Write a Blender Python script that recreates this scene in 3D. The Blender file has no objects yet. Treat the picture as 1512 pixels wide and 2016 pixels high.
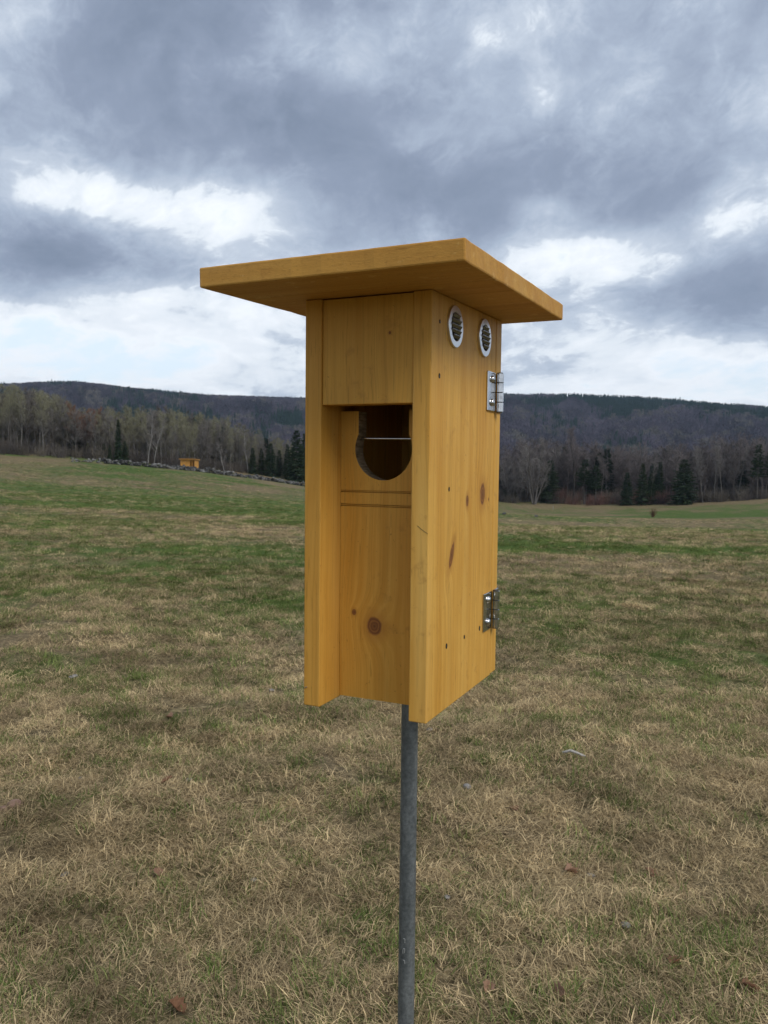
import bpy, bmesh, math, random
import numpy as np
from mathutils import Vector, Matrix
R = math.radians
random.seed(7)
C = bpy.context.scene.collection
S = bpy.context.scene

# ------------------------------------------------------------------ camera
CAM_H = 1.55
FPX = 1577.0                      # focal length in pixels of a 1512 px wide frame
PITCH, ROLL = R(3.507), R(0.617)
cam = bpy.data.cameras.new('camera')
cam.sensor_fit = 'HORIZONTAL'; cam.sensor_width = 36.0; cam.lens = FPX / 1512 * 36
cam.clip_start = 0.02; cam.clip_end = 20000
cam.dof.use_dof = True; cam.dof.focus_distance = 0.80; cam.dof.aperture_fstop = 42
camo = bpy.data.objects.new('camera', cam); C.objects.link(camo)
fw = Vector((0, math.cos(PITCH), -math.sin(PITCH))); up = Vector((0, math.sin(PITCH), math.cos(PITCH))); rg = Vector((1, 0, 0))
r2 = rg * math.cos(ROLL) + up * math.sin(ROLL); u2 = up * math.cos(ROLL) - rg * math.sin(ROLL)
m = Matrix((r2, u2, -fw)).transposed().to_4x4(); m.translation = (0, 0, CAM_H)
camo.matrix_world = m
S.camera = camo

# ------------------------------------------------------------------ node helper
class NT:
    def __init__(s, tree): s.t = tree; s.t.nodes.clear()
    def add(s, typ, **kw):
        n = s.t.nodes.new(typ)
        for k, v in kw.items(): setattr(n, k, v)
        return n
    def put(s, sock, v):
        if v is None: return
        if isinstance(v, bpy.types.NodeSocket): s.t.links.new(v, sock)
        else:
            if sock.type == 'RGBA' and not isinstance(v, (int, float)) and len(v) == 3: v = (*v, 1)
            sock.default_value = v
    def m(s, op, a, b=None, c=None, clamp=False):
        n = s.add('ShaderNodeMath', operation=op, use_clamp=clamp)
        for i, v in enumerate((a, b, c)): s.put(n.inputs[i], v)
        return n.outputs[0]
    def vm(s, op, a, b=None):
        n = s.add('ShaderNodeVectorMath', operation=op)
        s.put(n.inputs[0], a); s.put(n.inputs[1], b)
        return n.outputs[1] if op in ('DOT_PRODUCT', 'LENGTH', 'DISTANCE') else n.outputs[0]
    def xyz(s, v):
        n = s.add('ShaderNodeSeparateXYZ'); s.put(n.inputs[0], v); return n.outputs
    def vec(s, x, y, z=0.0):
        n = s.add('ShaderNodeCombineXYZ')
        for i, v in enumerate((x, y, z)): s.put(n.inputs[i], v)
        return n.outputs[0]
    def noise(s, v, scale, detail=3, rough=.5, dist=0.0, out=0):
        n = s.add('ShaderNodeTexNoise'); s.put(n.inputs['Vector'], v); s.put(n.inputs['Scale'], scale)
        s.put(n.inputs['Detail'], detail); s.put(n.inputs['Roughness'], rough); s.put(n.inputs['Distortion'], dist)
        return n.outputs[out]
    def ramp(s, f, stops, interp='LINEAR'):
        n = s.add('ShaderNodeValToRGB'); s.put(n.inputs[0], f); e = n.color_ramp.elements; n.color_ramp.interpolation = interp
        while len(e) < len(stops): e.new(.5)
        for el, (p, c) in zip(e, stops):
            el.position = p; el.color = (*c, 1) if not isinstance(c, (int, float)) else (c, c, c, 1)
        return n.outputs[0]
    def smooth(s, x, a, b, o0=0.0, o1=1.0):
        n = s.add('ShaderNodeMapRange', interpolation_type='SMOOTHSTEP'); s.put(n.inputs[0], x)
        for i, v in enumerate((a, b, o0, o1)): s.put(n.inputs[i + 1], v)
        return n.outputs[0]
    def mix(s, f, a, b, mode='MIX'):
        n = s.add('ShaderNodeMix', data_type='RGBA', blend_type=mode)
        s.put(n.inputs[0], f); s.put(n.inputs[6], a); s.put(n.inputs[7], b); return n.outputs[2]
    def bump(s, h, strength=.3, dist=.01):
        n = s.add('ShaderNodeBump'); s.put(n.inputs['Height'], h); n.inputs['Strength'].default_value = strength
        n.inputs['Distance'].default_value = dist; return n.outputs[0]
    def obj(s): return s.add('ShaderNodeTexCoord').outputs['Object']
    def attr(s, name, typ='GEOMETRY'):
        n = s.add('ShaderNodeAttribute', attribute_type=typ, attribute_name=name); return n.outputs
    def surface(s, color, rough=.8, metal=0.0, normal=None, spec=.5, trans=None):
        n = s.add('ShaderNodeBsdfPrincipled'); s.put(n.inputs['Base Color'], color); s.put(n.inputs['Roughness'], rough)
        s.put(n.inputs['Metallic'], metal); s.put(n.inputs['Specular IOR Level'], spec)
        if normal is not None: s.put(n.inputs['Normal'], normal)
        o = s.add('ShaderNodeOutputMaterial'); s.t.links.new(n.outputs[0], o.inputs[0]); return n
def material(name):
    mt = bpy.data.materials.new(name); mt.use_nodes = True
    return mt, NT(mt.node_tree)

# ------------------------------------------------------------------ world: cloudy spring sky
SUN_AZ, SUN_EL = math.atan2(.66, -.75), R(44)      # azimuth from +Y towards +X
W = bpy.data.worlds.new('World'); S.world = W; W.use_nodes = True
w = NT(W.node_tree)
D = w.add('ShaderNodeTexCoord').outputs['Generated']
dx, dy, dz = w.xyz(D)
sky = w.add('ShaderNodeTexSky', sky_type='NISHITA'); sky.sun_disc = False
sky.sun_elevation = SUN_EL; sky.sun_rotation = SUN_AZ; sky.altitude = 300; sky.air_density = 1.0; sky.dust_density = 1.5
az = w.m('ARCTAN2', dx, dy); el = w.m('ARCSINE', dz)
ae = w.vec(az, el)
zl = w.m('LOGARITHM', w.m('ADD', w.m('MAXIMUM', dz, 0.0), 0.13), 2.71828)      # layers crowd together towards the horizon
P = w.vec(w.m('MULTIPLY', dx, 1.0), w.m('MULTIPLY', dy, 1.0), w.m('MULTIPLY', zl, .62))
P = w.vm('ADD', P, w.vm('MULTIPLY', w.vec(zl, 0, 0), (-.10, 0, 0)))                 # the sheet drifts, so its rolls lean
wv = w.noise(P, 4.5, 4, .55, out=1)
Pw = w.vm('ADD', P, w.vm('MULTIPLY', w.vm('SUBTRACT', wv, (.5, .5, .5)), (.13, .13, .13)))
n1 = w.noise(Pw, 3.6, 7, .54)
n2 = w.noise(w.vm('ADD', Pw, (7.3, 2.1, 0)), 8.5, 8, .66)
CLOUDS = [  # heavier (+) and thinner (-) places of the cloud sheet: px, py, half-widths, amount
    (330, 120, 170, 70, .34), (560, 240, 160, 80, .36), (740, 330, 170, 70, .36), (1000, 350, 180, 80, .34), (1280, 370, 150, 75, .44),
    (850, 440, 200, 50, .36), (650, 490, 120, 40, .25), (50, 500, 90, 45, .42), (210, 505, 90, 40, .40), (350, 545, 70, 30, .26),
    (1330, 590, 190, 40, .40), (1460, 645, 110, 35, .34), (600, 15, 230, 40, .34), (150, 300, 190, 60, .22), (60, 180, 160, 70, .16), (880, 190, 130, 60, .22),
    (140, 395, 170, 34, -.42), (450, 440, 100, 36, -.34), (660, 155, 90, 45, -.36), (555, 95, 50, 40, -.16), (800, 285, 60, 26, -.36), (1045, 420, 45, 18, -.40),
    (1460, 425, 80, 60, -.42), (1130, 515, 120, 50, -.30), (1040, 60, 170, 90, .34), (1400, 150, 170, 90, .10), (150, 640, 120, 40, .16),
    (150, 640, 280, 70, -.36), (1200, 665, 220, 55, -.40), (480, 700, 240, 60, -.26), (1400, 740, 200, 40, -.28), (300, 590, 200, 22, -.12)]
tot = None
for px, py, sx, sy, a in CLOUDS:
    A0 = math.atan((px - 756) / FPX); hor = 911 + (px - 756) * .0108; E0 = math.atan((hor - py) / FPX * math.cos(A0))
    dlt = w.vm('MULTIPLY', w.vm('SUBTRACT', ae, (A0, E0, 0)), (FPX / sx * .8, FPX / sy * .8, 0))
    g = w.m('MULTIPLY', w.m('POWER', 2.71828, w.m('MULTIPLY', w.vm('DOT_PRODUCT', dlt, dlt), -1.0)), a)
    tot = g if tot is None else w.m('ADD', tot, g)
n4 = w.noise(w.vm('ADD', Pw, (1.7, 5.2, 3)), 21, 6, .66)
bil = w.m('ABSOLUTE', w.m('SUBTRACT', w.m('MULTIPLY', n2, 2.0), 1.0))          # rounded billows
h = w.m('ADD', w.m('MULTIPLY', w.m('SUBTRACT', n1, .5), 1.15), w.m('ADD', w.m('MULTIPLY', w.m('SUBTRACT', n2, .5), .62), w.m('MULTIPLY', w.m('SUBTRACT', n4, .5), .30)))
h = w.m('ADD', w.m('ADD', h, .49), w.m('MULTIPLY', tot, .54)); h = w.m('SUBTRACT', h, w.m('MULTIPLY', bil, .13)); h = w.m('SUBTRACT', h, w.smooth(dz, .20, .04, 0.0, .15))
col = w.ramp(h, [(.06, (.82, .90, .98)), (.19, (.96, 1.0, 1.05)), (.335, (.80, .86, .93)), (.405, (.56, .63, .735)), (.54, (.41, .48, .60)), (.72, (.28, .335, .445)), (.92, (.215, .265, .36))])
cover = w.smooth(h, .04, .22, .80, 1.0)
base = w.mix(cover, w.vm('MULTIPLY', sky.outputs[0], (1.5, 1.5, 1.5)), w.vm('MULTIPLY', col, (6.8, 6.8, 6.8)))
bg = w.add('ShaderNodeBackground'); w.put(bg.inputs[0], base); bg.inputs[1].default_value = 0.105
wo = w.add('ShaderNodeOutputWorld'); w.t.links.new(bg.outputs[0], wo.inputs[0])
W.cycles.sampling_method = 'MANUAL'; W.cycles.sample_map_resolution = 1024

sun = bpy.data.lights.new('sun', 'SUN'); sun.energy = 1.5; sun.angle = R(28); sun.color = (1.0, .955, .88)
suno = bpy.data.objects.new('sun', sun); C.objects.link(suno)
sd = Vector((math.sin(SUN_AZ) * math.cos(SUN_EL), math.cos(SUN_AZ) * math.cos(SUN_EL), math.sin(SUN_EL)))
suno.rotation_euler = sd.to_track_quat('Z', 'Y').to_euler(); suno.location = (0, 0, 60)

S.view_settings.view_transform = 'Standard'; S.view_settings.look = 'None'
S.view_settings.exposure = 0.60; S.view_settings.gamma = 1.0; S.view_settings.use_curve_mapping = False
S.render.engine = 'CYCLES'
cy = S.cycles
cy.use_denoising = True; cy.denoiser = 'OPENIMAGEDENOISE'; cy.max_bounces = 6; cy.diffuse_bounces = 3; cy.glossy_bounces = 3
cy.transparent_max_bounces = 8; cy.volume_bounces = 0; cy.use_adaptive_sampling = True; cy.adaptive_threshold = .015

# ------------------------------------------------------------------ mesh helper
class MB:
    def __init__(s): s.v = []; s.f = []
    def quadring(s, a, b, n):
        for i in range(n): s.f.append((a + i, a + (i + 1) % n, b + (i + 1) % n, b + i))
    def tube(s, pts, rad, n=6, cap=True):
        pts = [Vector(p) for p in pts]; prev = None; first = len(s.v)
        for i, p in enumerate(pts):
            d = (pts[min(i + 1, len(pts) - 1)] - pts[max(i - 1, 0)]).normalized()
            a = d.orthogonal().normalized() if i == 0 else (a - d * a.dot(d)).normalized()
            b = d.cross(a)
            k = len(s.v)
            for j in range(n):
                t = 2 * math.pi * j / n
                s.v.append(p + (a * math.cos(t) + b * math.sin(t)) * rad[i])
            if prev is not None: s.quadring(prev, k, n)
            prev = k
        if cap:
            for k in (first, prev):
                z = len(s.v); s.v += [p.copy() for p in s.v[k:k + n]]; s.f.append(tuple(range(z, z + n)))
    def box(s, x0, x1, y0, y1, z0, z1, mat=None):
        k = len(s.v)
        for z in (z0, z1):
            for x, y in ((x0, y0), (x1, y0), (x1, y1), (x0, y1)):
                p = Vector((x, y, z)); s.v.append(mat @ p if mat else p)
        s.f += [(k + 3, k + 2, k + 1, k), (k + 4, k + 5, k + 6, k + 7), (k, k + 1, k + 5, k + 4), (k + 1, k + 2, k + 6, k + 5), (k + 2, k + 3, k + 7, k + 6), (k + 3, k, k + 4, k + 7)]
    def prism(s, outline, fa, fb):
        """outline: 2D points; fa/fb map a 2D point to 3D on either face"""
        k = len(s.v); n = len(outline)
        s.v += [Vector(fa(*p)) for p in outline] + [Vector(fb(*p)) for p in outline]
        s.f.append(tuple(range(k, k + n))); s.f.append(tuple(range(k + 2 * n - 1, k + n - 1, -1)))
        for i in range(n): s.f.append((k + i, k + n + i, k + n + (i + 1) % n, k + (i + 1) % n))
    def mesh(s, name, mat=None, smooth=False, fix=True):
        me = bpy.data.meshes.new(name); me.from_pydata([tuple(p) for p in s.v], [], s.f); me.update()
        if fix:
            bm = bmesh.new(); bm.from_mesh(me); bmesh.ops.recalc_face_normals(bm, faces=bm.faces); bm.to_mesh(me); bm.free()
        if mat: me.materials.append(mat)
        if smooth: me.polygons.foreach_set('use_smooth', [True] * len(me.polygons))
        return me
    def build(s, name, mat, parent=None, smooth=False, bevel=0.0):
        o = bpy.data.objects.new(name, s.mesh(name, mat, smooth)); C.objects.link(o); o.parent = parent
        if bevel:
            b = o.modifiers.new('bevel', 'BEVEL'); b.width = bevel; b.segments = 2; b.limit_method = 'ANGLE'
        return o
def link(name, me, parent=None, loc=(0, 0, 0), rot=(0, 0, 0), sc=1.0):
    o = bpy.data.objects.new(name, me); C.objects.link(o); o.parent = parent
    o.location = loc; o.rotation_euler = rot; o.scale = (sc, sc, sc) if isinstance(sc, (int, float)) else sc
    return o
def tag(o, label, cat, group=None):
    o['label'] = label; o['category'] = cat
    if group: o['group'] = group
    return o
def structure(o): o['kind'] = 'structure'; return o

# ------------------------------------------------------------------ noise and terrain
_rs = np.random.RandomState(11); _perm = _rs.permutation(512); _val = _rs.rand(512)
def vnoise(x, y, seed=0):
    x = np.asarray(x, float); y = np.asarray(y, float)
    xi = np.floor(x).astype(int); yi = np.floor(y).astype(int); xf = x - xi; yf = y - yi
    hsh = lambda a, b: _val[_perm[(_perm[(a + seed * 17) & 511] + b) & 511]]
    u = xf * xf * (3 - 2 * xf); v = yf * yf * (3 - 2 * yf)
    return (hsh(xi, yi) * (1 - u) + hsh(xi + 1, yi) * u) * (1 - v) + (hsh(xi, yi + 1) * (1 - u) + hsh(xi + 1, yi + 1) * u) * v
def fbm(x, y, o=4, seed=0, g=.5):
    t = 0; a = 1; n = 0
    for i in range(o):
        t = t + a * vnoise(x * 2 ** i, y * 2 ** i, seed + i); n += a; a *= g
    return t / n - .5
def sstep(x, a, b):
    t = np.clip((x - a) / (b - a), 0, 1); return t * t * (3 - 2 * t)
def gp(px, py, depth):            # point in world at this depth seen in that direction (used once, to survey the terrain)
    hor = 911 + (px - 756) * .0108
    return ((px - 756) / FPX * depth, depth, CAM_H - (py - hor) / FPX * depth)
_cp = [(0, 0, 0), (-4, 3, .0), (4, 3, 0), (-5, 9, .02), (5, 9, -.04), (0, 16, -.05), (-12, 22, .05), (12, 22, -.25), (0, -15, .2), (-15, -10, .4), (15, -10, 0), (-40, 30, .9), (40, 30, -1.6), (-70, 60, 2.2), (70, 60, -3.4)]
_cp += [gp(0, 900, 122), gp(100, 905, 126), gp(200, 912, 130), gp(373, 926, 138), gp(480, 943, 146), gp(595, 958, 152), gp(760, 985, 172), gp(990, 991, 196), gp(1080, 994, 196), gp(1150, 1002, 190), gp(1250, 999, 188), gp(1350, 997, 186), gp(1512, 984, 180),
        gp(1700, 980, 170), gp(-200, 880, 118), gp(595, 945, 185), gp(480, 930, 180), gp(1060, 1016, 120), gp(1300, 1022, 110), gp(1480, 1030, 95), gp(100, 975, 48), gp(450, 985, 55), gp(1200, 1062, 50)]
_cp = np.array(_cp, float)
def _tps(c):
    n = len(c); d = np.hypot(c[:, None, 0] - c[None, :, 0], c[:, None, 1] - c[None, :, 1])
    K = np.where(d > 0, d * d * np.log(d + 1e-9), 0) + np.eye(n) * 40.0
    Pm = np.c_[np.ones(n), c[:, :2]]
    A = np.block([[K, Pm], [Pm.T, np.zeros((3, 3))]])
    return np.linalg.solve(A, np.r_[c[:, 2], 0, 0, 0])
_tw = _tps(_cp)
def near_z(x, y):
    d2 = (x[..., None] - _cp[:, 0]) ** 2 + (y[..., None] - _cp[:, 1]) ** 2
    return (np.where(d2 > 0, .5 * d2 * np.log(d2 + 1e-12), 0) * _tw[:-3]).sum(-1) + _tw[-3] + _tw[-2] * x + _tw[-1] * y
RID = [(-600, 770), (-200, 760), (0, 752), (70, 749), (150, 749), (250, 760), (400, 775), (500, 779), (595, 781), (800, 776), (990, 772), (1150, 775), (1300, 781), (1512, 798), (1700, 800), (2100, 790)]
_ra = np.array([math.atan((p - 756) / FPX) for p, q in RID]); _rt = np.array([((911 + (p - 756) * .0108) - q) / FPX for p, q in RID])
RR = 1900.0
def height(x, y):
    x = np.asarray(x, float); y = np.asarray(y, float)
    r = np.hypot(x, y); a = np.arctan2(x, y)
    q = np.minimum(1, 230 / np.maximum(r, 1e-6))
    zn = near_z(np.atleast_1d(x * q), np.atleast_1d(y * q)).reshape(x.shape)
    zn = zn + fbm(x * .035, y * .035, 3, 3) * np.minimum(1, r / 60) * 1.0 + fbm(x * .8, y * .8, 3, 5) * .10 * sstep(r, 130, 60) + fbm(x * 2.6, y * 2.6, 3, 7) * .10 * sstep(r, 20, 9)
    rid = np.interp(a, _ra, _rt) * RR * np.cos(np.clip(a, -1.2, 1.2)) + CAM_H - 27
    t = sstep(r, 420, RR)
    zf = -34 + (rid + 34) * t + fbm(a * 9, r * .0028, 4, 9) * 70 * t * (1 - t) * 2.2 - sstep(r, RR, 4200) * 90
    k = sstep(r, 215, 420)
    return zn * (1 - k) + zf * k
def hz(x, y): return float(height(np.array([x]), np.array([y]))[0])
GREEN = []   # greener places in the sward: x, y, half-sizes, amount
for px, py, sx, sy, a in [(510, 1195, 110, 45, .42), (70, 1320, 160, 40, .32), (330, 1085, 260, 12, .35), (300, 985, 420, 6, .5), (560, 1010, 60, 9, .7), (1250, 1072, 300, 9, .5), (1040, 1045, 120, 6, .5), (320, 1340, 90, 25, .25),
                          (1300, 1170, 90, 14, .15), (1080, 1500, 60, 16, .3), (1440, 1860, 90, 60, .30), (760, 1550, 60, 30, .25), (1240, 1700, 60, 40, .15), (330, 1430, 120, 16, .3),
                          (520, 1040, 90, 9, -.35), (450, 1000, 90, 6, -.4), (500, 1150, 120, 14, -.3), (400, 1270, 200, 30, -.22), (1200, 1110, 250, 20, -.35), (150, 1050, 200, 8, -.3)]:
    hr = 911 + (px - 756) * .0108; d = CAM_H * FPX / (py - hr); GREEN.append(((px - 756) / FPX * d, d, sx / FPX * d, d * d * sy / (CAM_H * FPX), a))
def green(x, y):
    r = np.hypot(x, y)
    g = .42 * sstep(r, 3, 12) - .13 * sstep(r, 30, 80) + .12 + .55 * fbm(x * .055 + 3, y * .05, 3, 21) * sstep(r, 8, 30) * 1.8 + fbm(x * .33, y * .30, 3, 25) * .7 + fbm(x * 1.7, y * 1.7, 2, 29) * .35
    for gx, gy, sx, sy, a in GREEN: g = g + a * np.exp(-((x - gx) / sx) ** 2 - ((y - gy) / sy) ** 2)
    return np.clip(g, 0, 1)

# ground sheet: polar grid, fine in front of the camera, out to the horizon
azs = np.r_[np.arange(-60, 60.01, .4), np.arange(66, 300, 6)]
azs = np.radians(azs); na = len(azs)
rings = [0.0]; r = .5
while r < 7000: rings.append(r); r *= (1.028 if r < 260 else 1.035)
rings = np.array(rings); split = int(np.searchsorted(rings, 300))
AA, RG = np.meshgrid(azs, rings); GX = np.sin(AA) * RG; GY = np.cos(AA) * RG; GZ = height(GX, GY); GG = green(GX, GY)
def sheet(name, i0, i1, mat):
    v = np.stack([GX[i0:i1], GY[i0:i1], GZ[i0:i1]], -1).reshape(-1, 3); n = i1 - i0
    ii, jj = np.meshgrid(np.arange(n - 1), np.arange(na), indexing='ij'); j2 = (jj + 1) % na
    f = np.stack([ii * na + jj, ii * na + j2, (ii + 1) * na + j2, (ii + 1) * na + jj], -1).reshape(-1, 4)[:, ::-1]
    me = bpy.data.meshes.new(name); me.from_pydata(v.tolist(), [], f.tolist()); me.update()
    at = me.attributes.new('green', 'FLOAT', 'POINT'); at.data.foreach_set('value', GG[i0:i1].reshape(-1).astype(np.float32))
    me.polygons.foreach_set('use_smooth', [True] * len(me.polygons)); me.materials.append(mat)
    o = bpy.data.objects.new(name, me); C.objects.link(o); return structure(o)

M_field, n = material('field_turf')
co = n.obj(); g = n.attr('green')[2]
fine = n.noise(co, 26, 5, .65); mid = n.noise(co, 3.1, 5, .6); big = n.noise(co, .42, 4, .6); strk = n.noise(n.vm('MULTIPLY', co, (.35, 1.0, 1)), .9, 5, .62)
gg = n.m('ADD', g, n.m('MULTIPLY', n.m('SUBTRACT', mid, .5), .75)); gg = n.m('ADD', gg, n.m('MULTIPLY', n.m('SUBTRACT', strk, .5), .55))
gf = n.smooth(gg, .18, .72)
tan = n.ramp(fine, [(.32, (.042, .032, .018)), (.52, (.175, .136, .074)), (.70, (.35, .278, .155))])
tan = n.mix(n.smooth(big, .45, .70), tan, n.mix(.5, tan, (.105, .070, .050)))
grn = n.ramp(fine, [(.30, (.028, .048, .010)), (.55, (.072, .115, .024)), (.75, (.135, .18, .05))])
n.surface(n.mix(gf, tan, grn), .95, normal=n.bump(n.m('ADD', fine, n.m('MULTIPLY', mid, 1.5)), .55, .05), spec=.1)
M_hill, n = material('hill_floor')
co = n.obj(); n.surface(n.ramp(n.noise(co, .03, 5, .6), [(.35, (.030, .026, .026)), (.65, (.060, .050, .046))]), .95, spec=.1)
sheet('field', 0, split + 1, M_field)
sheet('hills', split, len(rings), M_hill)

# ------------------------------------------------------------------ scatter (uncountable growth only)
def scatter(name, pts, rot, sc, idx, colr, meshes, label, cat):
    me = bpy.data.meshes.new(name); me.from_pydata(pts.tolist(), [], [])
    for nm, typ, arr in (('rot', 'FLOAT_VECTOR', rot), ('sc', 'FLOAT_VECTOR', sc), ('col', 'FLOAT_VECTOR', colr)):
        at = me.attributes.new(nm, typ, 'POINT'); at.data.foreach_set('vector', np.asarray(arr, np.float32).reshape(-1))
    at = me.attributes.new('idx', 'INT', 'POINT'); at.data.foreach_set('value', np.asarray(idx, np.int32))
    src = bpy.data.collections.new(name + '_source')
    for i, sm in enumerate(meshes):
        so = bpy.data.objects.new('%s_source_%02d' % (name, i), sm); src.objects.link(so)
    o = bpy.data.objects.new(name, me); C.objects.link(o); o['kind'] = 'stuff'; o['label'] = label; o['category'] = cat
    ng = bpy.data.node_groups.new(name, 'GeometryNodeTree')
    ng.interface.new_socket('Geometry', in_out='INPUT', socket_type='NodeSocketGeometry'); ng.interface.new_socket('Geometry', in_out='OUTPUT', socket_type='NodeSocketGeometry')
    N = ng.nodes; L = ng.links; gi = N.new('NodeGroupInput'); go = N.new('NodeGroupOutput')
    mp = N.new('GeometryNodeMeshToPoints'); L.new(gi.outputs[0], mp.inputs[0])
    ip = N.new('GeometryNodeInstanceOnPoints'); L.new(mp.outputs[0], ip.inputs['Points'])
    ci = N.new('GeometryNodeCollectionInfo'); ci.inputs[0].default_value = src; ci.inputs[1].default_value = True; ci.inputs[2].default_value = True
    L.new(ci.outputs[0], ip.inputs['Instance']); ip.inputs['Pick Instance'].default_value = True
    def na_(nm, dt):
        k = N.new('GeometryNodeInputNamedAttribute'); k.data_type = dt; k.inputs[0].default_value = nm; return k.outputs[0]
    L.new(na_('idx', 'INT'), ip.inputs['Instance Index'])
    er = N.new('FunctionNodeEulerToRotation'); L.new(na_('rot', 'FLOAT_VECTOR'), er.inputs[0]); L.new(er.outputs[0], ip.inputs['Rotation'])
    L.new(na_('sc', 'FLOAT_VECTOR'), ip.inputs['Scale']); L.new(ip.outputs[0], go.inputs[0])
    md = o.modifiers.new('scatter', 'NODES'); md.node_group = ng
    return o
rs = np.random.RandomState(5)

# ------------------------------------------------------------------ grass
M_grass, n = material('grass_blade')
c = n.attr('col', 'INSTANCER')[1]; b = n.attr('shade')[2]
bs = n.add('ShaderNodeBsdfDiffuse'); tr = n.add('ShaderNodeBsdfTranslucent'); mx = n.add('ShaderNodeMixShader'); mx.inputs[0].default_value = .25
cc = n.vm('MULTIPLY', c, n.vec(b, b, b)); n.put(bs.inputs[0], cc); n.put(tr.inputs[0], cc)
n.t.links.new(bs.outputs[0], mx.inputs[1]); n.t.links.new(tr.outputs[0], mx.inputs[2])
n.t.links.new(mx.outputs[0], n.add('ShaderNodeOutputMaterial').inputs[0])
def tuft(seed, blades, spread, length, width, upright):
    q = random.Random(seed); v = []; f = []; sh = []
    comb = q.uniform(0, 6.28)
    for i in range(blades):
        a = q.uniform(0, 6.28); rr = spread * math.sqrt(q.random()); bx, by = math.cos(a) * rr, math.sin(a) * rr
        hd = comb + q.gauss(0, 1.1); L = length * q.uniform(.5, 1.25); wd = width * q.uniform(.6, 1.3)
        el = R(q.uniform(*upright)); drop = R(q.uniform(25, 85)); curl = q.gauss(0, .55)
        p = Vector((bx, by, q.uniform(-.004, .012))); k = len(v); ns = 4; s = q.uniform(.34, 1.5)
        for j in range(ns + 1):
            t = j / ns; hh = hd + curl * t; e = el - drop * t
            sidev = Vector((-math.sin(hh), math.cos(hh), 0)) * wd * (1 - t ** 2 * .9)
            v += [p - sidev, p + sidev]; sh += [s] * 2
            p = p + Vector((math.cos(hh) * math.cos(e), math.sin(hh) * math.cos(e), math.sin(e))) * (L / ns)
            if p.z < .003: p.z = .003
        for j in range(ns): f.append((k + 2 * j, k + 2 * j + 1, k + 2 * j + 3, k + 2 * j + 2))
    me = bpy.data.meshes.new('grass_tuft'); me.from_pydata([tuple(p) for p in v], [], f); me.update(); me.materials.append(M_grass)
    at = me.attributes.new('shade', 'FLOAT', 'POINT'); at.data.foreach_set('value', sh); return me
dead = [tuft(100 + i, 50, .070, .054, .0010, (5, 52)) for i in range(7)]
live = [tuft(200 + i, 20, .045, .052, .0012, (40, 85)) for i in range(4)]
def sector(n_, r0, r1, half=R(54)):
    a = rs.uniform(-half, half, n_); rr = np.sqrt(rs.uniform(r0 * r0, r1 * r1, n_)); return np.sin(a) * rr, np.cos(a) * rr
def grass():
    xs, ys, ss = [], [], []
    for r0, r1, dens, sc in ((1.3, 3.2, 780, 1.0), (3.2, 6, 560, 1.08), (6, 12, 230, 1.35), (12, 24, 66, 1.8), (24, 50, 18, 2.4), (50, 128, 2.6, 4.0)):
        k = int(dens * R(108) / 2 * (r1 * r1 - r0 * r0)); x, y = sector(k, r0, r1); xs.append(x); ys.append(y); ss.append(np.full(k, sc))
    x = np.concatenate(xs); y = np.concatenate(ys); sc = np.concatenate(ss); N = len(x)
    # thatch thins out in small hollows where soil shows
    keep = fbm(x * 1.6, y * 1.6, 3, 41) + .34 * rs.rand(N) > -.03
    x, y, sc = x[keep], y[keep], sc[keep]; N = len(x)
    g = green(x, y) + fbm(x * 2.3, y * 2.3, 2, 33) * .5
    isg = rs.rand(N) < np.clip(.10 + g * .95, .06, .92)
    idx = np.where(isg, 7 + rs.randint(0, 4, N), rs.randint(0, 7, N))
    v = rs.uniform(.72, 1.28, N)[:, None] * (1 + fbm(x * 2.6, y * 2.6, 3, 51, .8) * 1.0)[:, None]
    t = rs.rand(N)[:, None]
    tanc = (np.array([.56, .435, .245]) * (1 - t) + np.array([.36, .272, .160]) * t) * v
    grc = (np.array([.105, .155, .040]) * (1 - t) + np.array([.20, .225, .078]) * t) * v
    col = np.where(isg[:, None], grc, tanc)
    # neighbouring tufts are combed the same way, as snow-pressed grass is
    comb = fbm(x * .55, y * .55, 2, 61) * 9 + rs.normal(0, .8, N)
    rot = np.stack([rs.normal(0, .10, N), rs.normal(0, .10, N), comb], -1)
    s3 = np.stack([sc, sc, sc * rs.uniform(.7, 1.25, N) / np.sqrt(sc)], -1) * rs.uniform(.8, 1.2, N)[:, None]
    z = height(x, y)
    scatter('grass', np.stack([x, y, z], -1), rot, s3, idx, col, dead + live, 'matted dead tan grass mixed with new green blades across the field', 'grass')
grass()

# ------------------------------------------------------------------ trees
def bark_mat(name, c1, c2, sc=3.0):
    mt, n = material(name); co = n.obj(); n.surface(n.ramp(n.noise(n.vm('MULTIPLY', co, (1, 1, .25)), sc, 4, .6), [(.35, c1), (.65, c2)]), .9, spec=.2); return mt
def twig_mat(name, low, high, zl, zh):
    """twig bark; young shoots and buds towards the top of the crown have the bud colour"""
    mt, n = material(name); co = n.obj(); z = n.xyz(co)[2]; nn = n.noise(co, .5, 3, .6)
    f = n.smooth(n.m('ADD', z, n.m('MULTIPLY', n.m('SUBTRACT', nn, .5), 5.0)), zl, zh); n.surface(n.mix(f, low, high), .9, spec=.1); return mt
B_grey = bark_mat('grey_bark', (.075, .068, .062), (.15, .138, .128)); B_dark = bark_mat('dark_bark', (.040, .034, .031), (.085, .074, .067))
B_pale = bark_mat('pale_bark', (.11, .10, .095), (.20, .19, .175)); B_birch = bark_mat('birch_bark', (.16, .15, .145), (.42, .40, .38), 2.0)
T_green = twig_mat('budding_twig', (.135, .124, .113), (.225, .216, .145), 5, 11); T_grey = twig_mat('grey_twig', (.135, .123, .118), (.175, .160, .150), 4, 12)
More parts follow.
